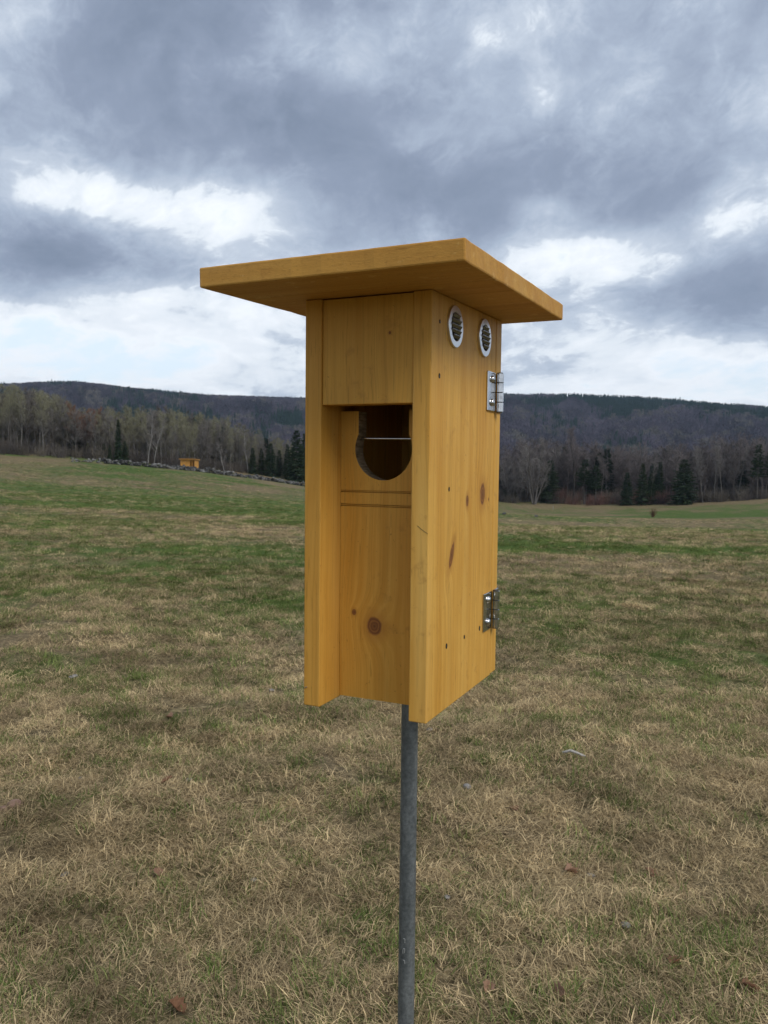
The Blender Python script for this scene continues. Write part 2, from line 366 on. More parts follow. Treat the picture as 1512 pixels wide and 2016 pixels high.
T_red = twig_mat('red_bud_twig', (.090, .072, .064), (.190, .105, .072), 4, 10); T_purple = twig_mat('purple_twig', (.115, .100, .100), (.170, .146, .142), 4, 14)
def bare_tree(seed, H, r0, crown0, spread, nl, upward, stems=1, lean=.05, twig=.016, buds=0, b2=6, b3=6):
    q = random.Random(seed); T = MB(); K = MB()
    def path(p, d, L, n_, wob, lift):
        pts = [p.copy()]
        for i in range(n_):
            d = (d + Vector((q.gauss(0, wob), q.gauss(0, wob), q.gauss(0, wob) + lift))).normalized(); p = p + d * (L / n_); pts.append(p)
        return pts
    def blade(p, d, L, wd):
        a = d.orthogonal(); a.rotate(Matrix.Rotation(q.uniform(0, 6.28), 3, d)); a = a.normalized() * wd
        k = len(K.v); e = p + d * L; mid = p + d * L * .5 + Vector((q.gauss(0, .05), q.gauss(0, .05), q.gauss(0, .05))) * L
        K.v += [p - a, p + a, mid + a * .7, mid - a * .7, e]; K.f += [(k, k + 1, k + 2, k + 3), (k + 3, k + 2, k + 4)]
        return e
    for st in range(stems):
        ph = q.uniform(0, 6.28) if stems == 1 else 6.2832 * (st + q.uniform(-.2, .2)) / stems; ln = lean if stems == 1 else q.uniform(.12, .55)
        hh = H * (1 if st == 0 else q.uniform(.75, 1.0)); rr = r0 if stems == 1 else r0 * q.uniform(.55, .9)
        pts = path(Vector((math.cos(ph) * .25 * (stems > 1), math.sin(ph) * .25 * (stems > 1), -.3)), Vector((math.cos(ph) * ln, math.sin(ph) * ln, 1)).normalized(), hh, 9, .05, .02)
        rad = [rr * (1 - i / 9) ** .8 + .012 for i in range(10)]; rad[0] *= 1.25
        T.tube(pts, rad, 6)
        for i in range(nl // stems + 1):
            t = crown0 + (1 - crown0) * ((i + q.random()) / (nl // stems + 1)) * .97; k = min(int(t * 9), 8); p = pts[k].lerp(pts[k + 1], t * 9 - k)
            a = q.uniform(0, 6.28); e = upward + q.gauss(0, .18) + t * .25
            d = Vector((math.cos(a) * math.cos(e), math.sin(a) * math.cos(e), math.sin(e)))
            L = spread * (1.1 - t) ** .6 * q.uniform(.6, 1.15) + .6
            lp = path(p, d, L, 4, .12, .09); lr = rr * (1 - t) * .42 + .018
            T.tube(lp, [lr * (1 - j / 4 * .8) for j in range(5)], 4, False)
            for j in range(b2):
                tt = .25 + .75 * (j + q.random()) / b2; kk = min(int(tt * 4), 3); p2 = lp[kk].lerp(lp[kk + 1], tt * 4 - kk)
                dd = ((lp[kk + 1] - lp[kk]).normalized() + Vector((q.gauss(0, .5), q.gauss(0, .5), q.gauss(.2, .35)))).normalized()
                L2 = L * (1.15 - tt) * .55 * q.uniform(.6, 1.3) + .35
                mid = p2 + dd * L2 * .5; end = blade(p2, dd, L2, twig * 1.5)
                for g_ in range(b3):
                    p3 = p2.lerp(end, .2 + .8 * (g_ + q.random()) / b3); d3 = (dd + Vector((q.gauss(0, .6), q.gauss(0, .6), q.gauss(.25, .4)))).normalized()
                    L3 = L2 * q.uniform(.3, .7) + .15; e3 = blade(p3, d3, L3, twig)
                    for h_ in range(2):
                        blade(p3.lerp(e3, q.uniform(.3, 1)), (d3 + Vector((q.gauss(0, .6), q.gauss(0, .6), q.gauss(.2, .4)))).normalized(), L3 * .6, twig * .8)
                    for h_ in range(buds):
                        pb = p3.lerp(e3, q.uniform(.4, 1.2)); s_ = q.uniform(.03, .075); k = len(K.v)
                        K.v += [pb + Vector((q.gauss(0, s_), q.gauss(0, s_), q.gauss(0, s_))) for _ in range(3)]; K.f.append((k, k + 1, k + 2))
    return T, K
def spruce(seed, H, base, full, droop=.35, gap=.12, clear=.06):
    q = random.Random(seed); T = MB(); K = MB()
    T.tube([(0, 0, -.3), (q.gauss(0, .04), q.gauss(0, .04), H * .5), (0, 0, H * .98)], [.022 * H * .6, .013 * H * .6, .01], 6)
    z = H * clear; 
    while z < H * .985:
        t = z / H; prof = base * ((1 - t) ** full) * (1.0 if t > .15 else .75 + t * 1.6) * q.uniform(.78, 1.12)
        nb = 9 if t < .7 else 6
        for i in range(nb):
            if q.random() < gap: continue
            a = (i + q.random()) / nb * 6.283; L = prof * q.uniform(.55, 1.15) + .12; e = .25 * (t - .35) - droop * (1 - t) * .6 + q.gauss(0, .1)
            d = Vector((math.cos(a) * math.cos(e), math.sin(a) * math.cos(e), math.sin(e))); o = Vector((-math.sin(a), math.cos(a), 0))
            ns = max(3, int(L / .34))
            for j in range(ns):
                tt = .18 + .85 * (j + q.random() * .7) / ns; p = Vector((0, 0, z)) + d * L * tt + Vector((0, 0, .10 * L * tt * tt))
                wdt = (.22 + .20 * L * (1 - tt * .7)) * q.uniform(.6, 1.2)
                for s_ in (-1, 1):
                    tip = p + o * s_ * wdt + d * wdt * q.uniform(.5, 1.1) + Vector((0, 0, -q.uniform(.05, .32) * wdt - .03))
                    wd = q.uniform(.05, .11) * (1 + wdt); k = len(K.v)
                    K.v += [p - d * wd, p + d * wd + Vector((0, 0, -.04)), tip, tip.lerp(p, .45) + Vector((0, 0, -wd * q.uniform(.8, 2.2)))]; K.f += [(k, k + 1, k + 2), (k, k + 2, k + 3)]
            tip = Vector((0, 0, z)) + d * (L * 1.06) + Vector((0, 0, .1 * L)); k = len(K.v); K.v += [Vector((0, 0, z)) + d * L * .5 + o * .06, Vector((0, 0, z)) + d * L * .5 - o * .06, tip]; K.f.append((k, k + 1, k + 2))
        z += H * .013 + .12
    return T, K
M_needle, n = material('spruce_needle')
oi = n.add('ShaderNodeObjectInfo').outputs['Random']; co = n.obj()
n.surface(n.mix(n.m('MULTIPLY', oi, .6), n.ramp(n.noise(co, 1.6, 4, .6), [(.3, (.014, .027, .014)), (.7, (.040, .066, .030))]), (.036, .052, .022)), .85, spec=.2)
def pair(tk, tm, km): return tk[0].mesh('trunk', tm, True, False), tk[1].mesh('crown', km, False, False)
ASPEN = [pair(bare_tree(300 + i, 13, .13, .34, 1.9, 26, .75, twig=.013, buds=1), B_grey if i % 2 else B_pale, T_green) for i in range(4)]
GREYS = [pair(bare_tree(320 + i, 12, .15, .25, 2.5, 24, .65, twig=.015), B_dark if i % 2 else B_grey, T_grey) for i in range(4)]
REDS = [pair(bare_tree(340 + i, 12, .15, .30, 2.2, 24, .70, twig=.015, buds=2), B_dark, T_red) for i in range(2)]
PURP = [pair(bare_tree(360 + i, 14, .18, .26, 3.4, 26, .60, twig=.017), B_dark if i % 2 else B_grey, T_purple) for i in range(4)]
BIRCH = [pair(bare_tree(380 + i, 12, .095, .32, 2.1, 22, .75, lean=.13 + .05 * i, twig=.013, b2=5, b3=5), B_birch, T_grey) for i in range(2)]
SLIM = [pair(bare_tree(390 + i, 12, .085, .40, 1.7, 20, .8, lean=.06, twig=.013, b2=5, b3=5), B_pale, T_grey) for i in range(3)]
SPR = [pair(spruce(400, 10, 2.3, .80), B_dark, M_needle), pair(spruce(401, 10, 2.0, .95, gap=.2), B_dark, M_needle), pair(spruce(402, 10, 2.6, .62, gap=.06, clear=.03), B_dark, M_needle), pair(spruce(403, 10, 1.5, 1.1, gap=.15), B_dark, M_needle)]
PINE = [pair(spruce(410, 11, 2.4, .55, droop=.1, gap=.28, clear=.42), B_grey, M_needle)]
def place(kind, v, px, depth, hgt, src_h, name, label, group, trunk_mat=None, wide=1.0, z=None, rz=None):
    me = kind[v % len(kind)]; x = (px - 756) / FPX * depth; s = hgt / src_h
    t = bpy.data.objects.new(name, None); C.objects.link(t); t.empty_display_size = .5
    t.location = (x, depth, hz(x, depth) if z is None else z); t.rotation_euler = (0, 0, random.uniform(0, 6.28) if rz is None else rz); t.scale = (s * wide, s * wide, s)
    link('trunk', me[0], t); link('crown', me[1], t)
    return tag(t, label, 'tree', group)
q = random.Random(77)
# wood beyond the stone wall: edge runs from the high corner down towards the valley
def left_edge(px): return float(np.interp(px, [-250, 0, 200, 330, 430, 520, 600, 700], [128, 132, 142, 156, 172, 186, 196, 205]))
def left_top(px): return float(np.interp(px, [-250, 0, 60, 110, 150, 190, 260, 320, 400, 470, 540, 600, 700], [754, 762, 766, 778, 794, 806, 804, 802, 818, 832, 860, 880, 890]))
def top_h(px, py, d):
    x = (px - 756) / FPX * d; return max(3.0, CAM_H + ((911 + (px - 756) * .0108) - py) / FPX * d - hz(x, d))
G1 = 'bare trees of the wood behind the stone wall'
for i in range(132):
    px = -120 + 700 * (i + q.random()) / 132; d = left_edge(px) + abs(q.gauss(0, 1)) * 9 + 1; ht = top_h(px, left_top(px), d) * q.uniform(.72, 1.04)
    kk = q.random()
    if 150 < px < 185 and kk < .8: place(REDS, i, px, d, ht, 12, 'budding_tree', 'bare tree with rusty red buds in the wood behind the stone wall', 'rusty red trees behind the stone wall')
    elif kk < (.62 if px < 480 else .35): place(ASPEN, i, px, d, ht, 13, 'budding_tree', 'slim leafless tree with yellow-green buds in the wood behind the stone wall', G1, wide=.8)
    else: place(GREYS, i, px, d, ht * .92, 12, 'bare_tree', 'grey leafless tree without buds in the wood behind the stone wall', 'grey leafless trees behind the stone wall')
place(BIRCH, 0, 291, 147, top_h(291, 808, 147), 12, 'birch_tree', 'taller white-barked birch behind the stone wall near the little wooden shed', None, rz=1.2)
place(BIRCH, 1, 303, 145, top_h(303, 828, 145), 12, 'birch_tree', 'shorter leaning white-barked birch beside the taller birch behind the stone wall', None, rz=2.6)
place(BIRCH, 1, 441, 168, top_h(441, 872, 168), 12, 'birch_tree', 'thin pale birch at the wood edge just beyond the little shed', None, rz=.3)
place(BIRCH, 0, 488, 180, top_h(488, 850, 180), 12, 'birch_tree', 'thin pale birch standing beside the dark spruces at the wood corner', None, rz=4)
place(SPR, 3, 233, 143, top_h(233, 824, 143), 10, 'spruce_tree', 'dark spruce with a thin spire among leafless trees behind the stone wall', None, wide=.9)
for j, (px, py, d) in enumerate([(205, 872, 143), (216, 880, 141), (246, 868, 144)]):
    place(SPR, j, px, d, top_h(px, py, d), 10, 'spruce_tree', 'low dark spruce at the foot of the spired spruce', 'low spruces below the spired spruce')
for j, (px, py, d) in enumerate([(497, 880, 178), (514, 880, 182), (532, 872, 180), (549, 884, 184), (565, 872, 182), (583, 846, 178), (600, 850, 183), (618, 862, 186), (641, 858, 190)]):
    place(SPR, j % 3, px, d, top_h(px, py, d), 10, 'spruce_tree', *(('tallest dark spruce of the clump at the valley corner of the wood', None) if px == 583 else ('dark green spruce in the clump at the valley corner of the wood', 'spruces at the valley corner of the wood')), wide=1.05)

# trees along the lower edge of the field, across the valley side
def right_edge(px): return float(np.interp(px, [700, 990, 1080, 1150, 1250, 1350, 1512, 1700], [190, 202, 203, 200, 196, 193, 187, 178]))
def right_top(px): return float(np.interp(px, [640, 760, 900, 990, 1040, 1100, 1160, 1220, 1290, 1350, 1420, 1512, 1700], [880, 880, 875, 880, 868, 868, 872, 880, 872, 876, 858, 862, 860]))
G2 = 'leafless trees along the low edge of the field'
for i in range(84):
    px = 640 + 1010 * (i + q.random()) / 84; d = right_edge(px) + abs(q.gauss(0, 1)) * 9 + 6; ht = top_h(px, right_top(px), d) * q.uniform(.62, 1.02)
    kk = q.random()
    if kk < .6: place(PURP, i, px, d, ht, 14, 'bare_tree', 'spreading dull purple leafless tree along the low edge of the field', G2)
    else: place(GREYS, i, px, d, ht, 12, 'bare_tree', 'grey leafless tree along the low edge of the field', 'grey leafless trees along the low edge of the field')
BIG = pair(bare_tree(500, 17, .21, .14, 4.6, 60, .72, stems=6, twig=.018, b2=7), B_grey, T_grey)
place([BIG], 0, 1052, 199, top_h(1052, 856, 199), 17, 'bare_tree', 'big pale tree fanning out from several stems at the field edge', None)
place([BIG], 0, 1004, 205, top_h(1004, 880, 205) * .85, 17, 'bare_tree', 'smaller fanning tree in front of dark low evergreens', None, rz=2)
TALL = pair(bare_tree(510, 18, .26, .30, 3.6, 36, .95, twig=.018, b2=7), B_dark, T_purple)
place([TALL], 0, 1128, 204, top_h(1128, 846, 204), 18, 'bare_tree', 'tall dark leafless tree with a vase-shaped crown between the evergreens', None)
EV = [(1082, 905, 206, 2, 1.15, SPR, 'dark spruce half hidden behind the big pale fanning tree'), (1150, 902, 203, 0, 1.3, PINE, 'evergreen with clear trunk beside the small leaning evergreen'),
      (1172, 915, 202, 0, 1.25, PINE, 'small leaning evergreen with clear trunk beside its taller neighbour'), (1234, 928, 197, 0, 1.2, SPR, 'short broad spruce with a rounded point at the field edge'),
      (1264, 908, 197, 1, 1.05, SPR, 'narrow ragged spruce next to a pale thin trunk'), (1281, 914, 199, 1, .9, SPR, 'thin spruce just behind the narrow ragged spruce'), (1298, 906, 203, 3, 1.2, SPR, 'slender spruce between the ragged spruce and the broad dense spruce'),
      (1345, 903, 194, 2, 1.35, SPR, 'broad dense dark spruce reaching to the ground at the field edge'), (1490, 872, 190, 0, .9, PINE, 'tall evergreen with a high crown above pale trunks'), (1516, 876, 189, 0, .9, PINE, 'second tall evergreen beside the high-crowned one above pale trunks')]
for px, py, d, v, wd, kd, lb in EV:
    d -= 3; place(kd, v, px, d, top_h(px, py, d), 11 if kd is PINE else 10, 'spruce_tree' if kd is SPR else 'pine_tree', lb, None, wide=wd)
for j, (px, py, d) in enumerate([(992, 962, 204), (1012, 968, 207), (1030, 966, 208), (1064, 960, 209)]):
    place(SPR, 2, px, d, top_h(px, py, d), 10, 'spruce_tree', 'low bushy spruce under the fanning trees', 'low spruces under the fanning trees', wide=1.8)
for j, px in enumerate([1153, 1282, 1384, 1406, 1420, 1452, 1499, 1508]):
    d = right_edge(px) + .5; place(SLIM, j, px, d, top_h(px, 905 - 25 * (px > 1380), d), 12, 'birch_tree', 'pale thin birch trunk standing against the dark low edge of the field', 'pale birches along the low edge of the field', wide=.8)

# the depth of both woods, behind the trees one can tell apart
M_wood, n = material('wood_mass')
c = n.attr('col', 'INSTANCER')[1]; n.surface(c, .9, spec=.1)
def joined(tk): 
    T, K = tk; o = len(T.v); T.v += K.v; T.f += [tuple(i + o for i in f) for f in K.f]; return T.mesh('wood_tree', M_wood, False, False)
woodm = [joined(bare_tree(600 + i, 13, .14, .2, 2.3, 20, .7, twig=.020, b2=5, b3=5)) for i in range(4)] + [joined(spruce(610 + i, 10, 2.0, .8)) for i in range(2)]
px = np.r_[rs.uniform(-1000, 660, 1150), rs.uniform(600, 2300, 1050)]; dl = np.where(np.arange(len(px)) < 1150, [left_edge(p) for p in px], [right_edge(p) for p in px]) + 9 + rs.uniform(0, 1, len(px)) ** 1.4 * 60
x = (px - 756) / FPX * dl; z = height(x, dl); N = len(px); lf = np.arange(N) < 1150
hgt = np.array([top_h(a, (left_top if l else right_top)(a) , b) for a, b, l in zip(px, dl, lf)]) * rs.uniform(.6, .98, N)
con = rs.rand(N) < np.where(lf, .04, .09); idx = np.where(con, 4 + rs.randint(0, 2, N), rs.randint(0, 4, N))
v = rs.uniform(.75, 1.25, N)[:, None]
col = np.where(con[:, None], np.array([.026, .042, .024]), np.where(lf[:, None], np.where(rs.rand(N, 1) < .55, [.180, .172, .108], [.120, .108, .098]), [.125, .108, .105])) * v
sc = (hgt / np.where(con, 10, 13))[:, None] * np.ones(3); sc[:, :2] *= 1.25
scatter('woods', np.stack([x, dl, z], -1), np.stack([x * 0, x * 0, rs.uniform(0, 6.28, N)], -1), sc, idx, col, woodm, 'depth of the leafless woods behind the trees at the field edges', 'woods')
# brush and saplings at the foot of the woods
def brush(seed):
    q_ = random.Random(seed); B = MB()
    for i in range(90):
        a = q_.uniform(0, 6.28); p = Vector((math.cos(a), math.sin(a), 0)) * q_.uniform(0, 1.1); d = Vector((q_.gauss(0, .35), q_.gauss(0, .35), 1)).normalized(); L = q_.uniform(.6, 2.4)
        s_ = d.orthogonal().normalized() * .02; s_.rotate(Matrix.Rotation(q_.uniform(0, 6.28), 3, d)); k = len(B.v); e = p + d * L + Vector((q_.gauss(0, .2), q_.gauss(0, .2), 0)); B.v += [p - s_, p + s_, e]; B.f.append((k, k + 1, k + 2))
        for j in range(5):
            p2 = p.lerp(e, q_.uniform(.3, 1)); e2 = p2 + Vector((q_.gauss(0, .3), q_.gauss(0, .3), q_.uniform(.1, .5))); k = len(B.v); B.v += [p2 - s_ * .6, p2 + s_ * .6, e2]; B.f.append((k, k + 1, k + 2))
    return B.mesh('brush', M_wood, False, False)
bm_ = [brush(i) for i in range(4)]
px = np.r_[rs.uniform(-1000, 640, 720), rs.uniform(640, 2300, 880)]; N = len(px); lf = np.arange(N) < 720
dl = np.where(lf, [left_edge(p) for p in px], [right_edge(p) for p in px]) + rs.uniform(-2.5, 22, N)
x = (px - 756) / FPX * dl; red = (px > 1090) & (px < 1330) & (rs.rand(N) < .55)
col = np.where(red[:, None], [.150, .085, .070], np.where(rs.rand(N, 1) < .4, [.130, .112, .090], [.085, .074, .068])) * rs.uniform(.7, 1.3, N)[:, None]
sc = rs.uniform(.7, 1.5, N)[:, None] * np.where(lf, 1.0, 1.2)[:, None] * np.ones(3)
scatter('undergrowth', np.stack([x, dl, height(x, dl) - .1], -1), np.stack([x * 0, x * 0, rs.uniform(0, 6.28, N)], -1), sc, rs.randint(0, 4, N), col, bm_, 'tangled brown and reddish brush at the foot of the woods', 'undergrowth')

# forest on the hills: one far-off mass
def far_bare(seed):
    q_ = random.Random(seed); B = MB(); Hh = 13
    for i in range(150):
        a = q_.uniform(0, 6.28); t = q_.random(); zz = 2.5 + 10.5 * t; rr = 4.3 * math.sqrt(max(0, 1 - ((t - .45) / .58) ** 2)) * math.sqrt(q_.random()) + .2
        p = Vector((math.cos(a) * rr, math.sin(a) * rr, zz)); d = Vector((math.cos(a) * .6, math.sin(a) * .6, q_.uniform(.5, 1.6))).normalized(); s_ = d.orthogonal().normalized() * q_.uniform(.10, .26); s_.rotate(Matrix.Rotation(q_.uniform(0, 6.28), 3, d))
        k = len(B.v); B.v += [p - s_ - d * 1.0, p + s_ - d * 1.0, p + d * q_.uniform(.8, 2.0)]; B.f.append((k, k + 1, k + 2))
    B.tube([(0, 0, -1), (0, 0, 8)], [.3, .12], 4, False)
    return B.mesh('far_tree', M_wood, False, False)
def far_conifer(seed):
    q_ = random.Random(seed); B = MB()
    B.tube([(0, 0, -1), (0, 0, 14)], [.35, .05], 4, False)
    for i in range(110):
        t = (i + q_.random()) / 110; a = q_.uniform(0, 6.28); zz = 1.5 + 13 * t; L = 3.0 * (1 - t) ** .85 * q_.uniform(.6, 1.15) + .25; c_, s_ = math.cos(a), math.sin(a); wd = .35 + .22 * L
        k = len(B.v); B.v += [Vector((-s_ * wd, c_ * wd, zz + .5)), Vector((s_ * wd, -c_ * wd, zz + .5)), Vector((c_ * L, s_ * L, zz - .3 - .25 * L))]; B.f.append((k, k + 1, k + 2))
    return B.mesh('far_conifer', M_wood, False, False)
farm = [far_bare(i) for i in range(5)] + [far_conifer(20 + i) for i in range(3)]
N = 85000; a = rs.uniform(R(-46), R(46), N); rr = np.sqrt(rs.uniform(430 ** 2, 2080 ** 2, N)); x = np.sin(a) * rr; y = np.cos(a) * rr; z = height(x, y)
t = (rr - 430) / (RR - 430); ad = np.degrees(a)
cf = fbm(a * 26, rr * .0042, 4, 71) + fbm(a * 70, rr * .012, 2, 75) * .35
bias = -.19 + .34 * np.exp(-((ad - 19) / 9) ** 2 - ((t - .86) / .22) ** 2) + .16 * np.exp(-((ad + 10) / 6) ** 2 - ((t - .55) / .25) ** 2) - .10 * sstep(t, .94, 1.0) * (ad < 12) + .12 * np.exp(-((ad - 24) / 5) ** 2 - ((t - .55) / .2) ** 2)
con = cf + bias + rs.normal(0, .06, N) > .0
idx = np.where(con, 5 + rs.randint(0, 3, N), rs.randint(0, 5, N))
tone = fbm(a * 40, rr * .006, 3, 81)[:, None]
pur = np.array([.086, .074, .094]) * (1 + tone * 1.3); pal = np.array([.135, .122, .108])  # bare crowns carry some blue of the distant air in their colour
bare = np.where((fbm(a * 60 + 9, rr * .01, 3, 85)[:, None] + rs.normal(0, .09, (N, 1))) > .17, pal, pur)
col = np.where(con[:, None], np.array([.026, .046, .032]), bare) * rs.uniform(.72, 1.28, (N, 1))
sc = rs.uniform(.65, 1.15, (N, 1)) * np.ones(3); sc[:, :2] *= 1.15; sc *= np.where(con & (rs.rand(N) < .008), 1.25, 1.0)[:, None]
scatter('forest', np.stack([x, y, z], -1), np.stack([x * 0, x * 0, rs.uniform(0, 6.28, N)], -1), sc, idx, col, farm, 'leafless purple-grey forest with dark conifer stands covering the far hills', 'forest')

# ------------------------------------------------------------------ stone wall along the wood
M_stone, n = material('field_stone')
oi = n.add('ShaderNodeObjectInfo').outputs['Random']; co = n.obj()
n.surface(n.mix(n.smooth(n.noise(co, .9, 2, .5), .45, .7), n.ramp(n.noise(co, 5, 4, .6), [(.3, (.030, .030, .030)), (.7, (.085, .083, .08))]), (.21, .206, .195)), .9, spec=.2)
def stone_into(B, p, sx, sy, sz, rz, q_):
    bm = bmesh.new(); bmesh.ops.create_icosphere(bm, subdivisions=1, radius=1.0); k = len(B.v); Mz = Matrix.Rotation(rz, 3, 'Z')
    for v_ in bm.verts:
        c_ = v_.co * q_.uniform(.78, 1.15); B.v.append(Mz @ Vector((c_.x * sx, c_.y * sy, max(c_.z, -.7) * sz)) + p)
    bm.verts.index_update(); B.f += [tuple(v_.index + k for v_ in f_.verts) for f_ in bm.faces]; bm.free()
WP = [(-150, 108), (0, 119), (100, 124), (205, 129), (300, 132), (360, 135), (440, 139), (520, 144), (600, 149), (700, 155)]
def wall_pt(s_):
    k = min(int(s_), len(WP) - 2); t_ = s_ - k; p_ = WP[k][0] * (1 - t_) + WP[k + 1][0] * t_; d_ = WP[k][1] * (1 - t_) + WP[k + 1][1] * t_
    return p_, (p_ - 756) / FPX * d_, d_
wallo = bpy.data.objects.new('stone_wall', None); C.objects.link(wallo); wx = wall_pt(4.5); wallo.location = (wx[1], wx[2], hz(wx[1], wx[2]))
tag(wallo, 'tumbled low dry stone wall running along the wood and past the little shed', 'stone wall')
q = random.Random(3); rest = MB(); big = []
for i in range(1300):
    s_ = q.uniform(2.4, 8.98); p_, x_, d_ = wall_pt(s_); d_ += q.gauss(0, .35); x_ += q.gauss(0, .2); dens = 1 if p_ > 190 else .35
    if q.random() > dens or vnoise(s_ * 9, 1.5, 3) < .22: continue
    z_ = hz(x_, d_); sz_ = q.uniform(.10, .26); hgt_ = q.random() ** 1.5 * .55 * (.5 + vnoise(s_ * 6, 4.2, 5))
    P_ = Vector((x_, d_, z_ + hgt_ + sz_ * .4)) - wallo.location
    if sz_ > .215 and len(big) < 120:
        b_ = MB(); stone_into(b_, Vector((0, 0, 0)), sz_ * q.uniform(1, 1.7), sz_ * 1.2, sz_ * q.uniform(.8, 1.2), q.uniform(0, 3), q); o = b_.build('stone', M_stone, wallo); o.location = P_; big.append(o)
    else: stone_into(rest, P_, sz_ * q.uniform(1, 1.7), sz_ * 1.2, sz_ * q.uniform(.7, 1.1), q.uniform(0, 3), q)
o = rest.build('rubble', M_stone, wallo); o['kind'] = 'stuff'

# ------------------------------------------------------------------ wood materials
def wood(name, lax, cax, knots=(), light=(.66, .375, .078), dark=(.51, .245, .032), seed=0.0, rough=.50, coarse=False):
    """honey stained pine: lax = axis the grain runs along, cax = axis across it; knots: (along, across, radius, stretch, slant)"""
    mt, n = material(name); co = n.obj(); ax = n.xyz(co); l = ax[lax]; c = ax[cax]; dpt = ax[3 - lax - cax]
    wob = n.noise(n.vec(n.m('MULTIPLY', l, 4.0), n.m('MULTIPLY', c, 14.0), n.m('ADD', dpt, seed)), 1.0, 3, .5)
    fld = n.m('ADD', n.m('ADD', c, n.m('MULTIPLY', dpt, .6)), n.m('MULTIPLY', n.m('SUBTRACT', wob, .5), .028))
    kmask = None; kd = None; halo = None
    for kl, kc, kr, ks, sl in knots:
        a = n.m('SUBTRACT', l, kl); b = n.m('SUBTRACT', n.m('SUBTRACT', c, kc), n.m('MULTIPLY', a, sl))
        wig = n.noise(co, 160, 2, .5); dd = n.m('DIVIDE', n.m('SQRT', n.m('ADD', n.m('POWER', n.m('DIVIDE', a, ks), 2), n.m('POWER', b, 2))), kr)
        dd = n.m('ADD', dd, n.m('MULTIPLY', n.m('SUBTRACT', wig, .5), .35))
        g_ = n.m('POWER', 2.718, n.m('MULTIPLY', n.m('MULTIPLY', dd, dd), -.16)); fld = n.m('ADD', fld, n.m('MULTIPLY', g_, kr * 2.2))
        mk = n.smooth(dd, 1.10, .90); kmask = mk if kmask is None else n.m('MAXIMUM', kmask, mk); kd = dd if kd is None else n.m('MINIMUM', kd, dd)
    rings_ = n.noise(n.vec(n.m('MULTIPLY', fld, 170.0), n.m('MULTIPLY', l, 3.0), n.m('ADD', n.m('MULTIPLY', dpt, 60.0), seed)), 1.0, 3, .55)
    fib = n.noise(n.vec(n.m('MULTIPLY', c, 1400.0), n.m('MULTIPLY', l, 28.0), n.m('MULTIPLY', dpt, 1400)), 1.0, 3, .6)
    blot = n.noise(n.vec(n.m('MULTIPLY', c, 16.0), n.m('MULTIPLY', l, 7.0), n.m('ADD', n.m('MULTIPLY', dpt, 9), seed)), 1.0, 4, .6)
    streak = n.noise(n.vec(n.m('MULTIPLY', c, 55.0), n.m('MULTIPLY', l, 1.6), n.m('ADD', n.m('MULTIPLY', dpt, 30.0), seed + 4)), 1.0, 4, .6)
    t_ = n.m('ADD', n.m('MULTIPLY', rings_, .50), n.m('ADD', n.m('MULTIPLY', streak, .42), n.m('MULTIPLY', blot, .40)))
    colr = n.mix(n.smooth(t_, .45, .90), dark, light)
    colr = n.mix(n.m('MULTIPLY', n.smooth(fib, .50, .75), .24), colr, tuple(v * .62 for v in dark))
    colr = n.mix(n.m('MULTIPLY', n.smooth(n.noise(n.vec(n.m('MULTIPLY', c, 420.0), n.m('MULTIPLY', l, 30.0), n.m('MULTIPLY', dpt, 420.0)), 1.0, 2, .5), .64, .74), .38), colr, tuple(v * .42 for v in dark))
    line = n.noise(n.vec(n.m('MULTIPLY', fld, 520.0), n.m('MULTIPLY', l, 2.2), n.m('MULTIPLY', dpt, 200.0)), 1.0, 2, .5); colr = n.mix(n.m('MULTIPLY', n.smooth(line, .54, .66), .26), colr, tuple(v * .6 for v in dark))
    pale = n.noise(n.vec(n.m('MULTIPLY', fld, 34.0), n.m('MULTIPLY', l, 1.1), n.m('ADD', n.m('MULTIPLY', dpt, 20.0), seed + 9)), 1.0, 3, .6); colr = n.mix(n.m('MULTIPLY', n.smooth(pale, .50, .68), .38), colr, tuple(min(1, v * k_) for v, k_ in zip(light, (1.10, 1.22, 1.7))))
    speck = n.smooth(n.noise(co, 330, 2, .5), .70, .76); colr = n.mix(n.m('MULTIPLY', speck, .45), colr, (.13, .05, .010))
    if coarse:                                                     # sawn faces: torn fibre, thin stain and scuffs
        saw = n.noise(n.vec(n.m('MULTIPLY', l, 260.0), n.m('MULTIPLY', c, 260.0), n.m('MULTIPLY', dpt, 700.0)), 1.0, 4, .65); colr = n.mix(n.m('MULTIPLY', n.smooth(saw, .50, .70), .30), colr, tuple(v * .55 for v in dark))
        scf = n.smooth(n.m('ADD', n.noise(co, 45, 4, .7), n.m('MULTIPLY', saw, .12)), .66, .74); colr = n.mix(n.m('MULTIPLY', scf, .40), colr, (.66, .46, .17))
    dirt = n.smooth(n.noise(co, 38, 5, .68), .58, .72); colr = n.mix(n.m('MULTIPLY', dirt, .30), colr, (.25, .105, .018))
    if kmask is not None:
        kc_ = n.ramp(n.m('FRACT', n.m('MULTIPLY', kd, 2.6)), [(0, (.115, .036, .010)), (.5, (.27, .105, .026)), (1, (.125, .040, .011))])
        kc_ = n.mix(n.smooth(kd, .35, .1), kc_, (.10, .032, .010))
        colr = n.mix(n.m('MULTIPLY', n.smooth(kd, 2.4, .9), .40), colr, (.30, .115, .020)); colr = n.mix(n.m('MULTIPLY', kmask, .92), colr, kc_)
    hgt = n.m('ADD', n.m('MULTIPLY', fib, .5), n.m('MULTIPLY', rings_, .35))
    if coarse: hgt = n.m('MULTIPLY', saw, 2.5)
    n.surface(colr, n.m('ADD', rough, n.m('MULTIPLY', blot, .18)), normal=n.bump(hgt, .16, .0008), spec=.35)
    return mt

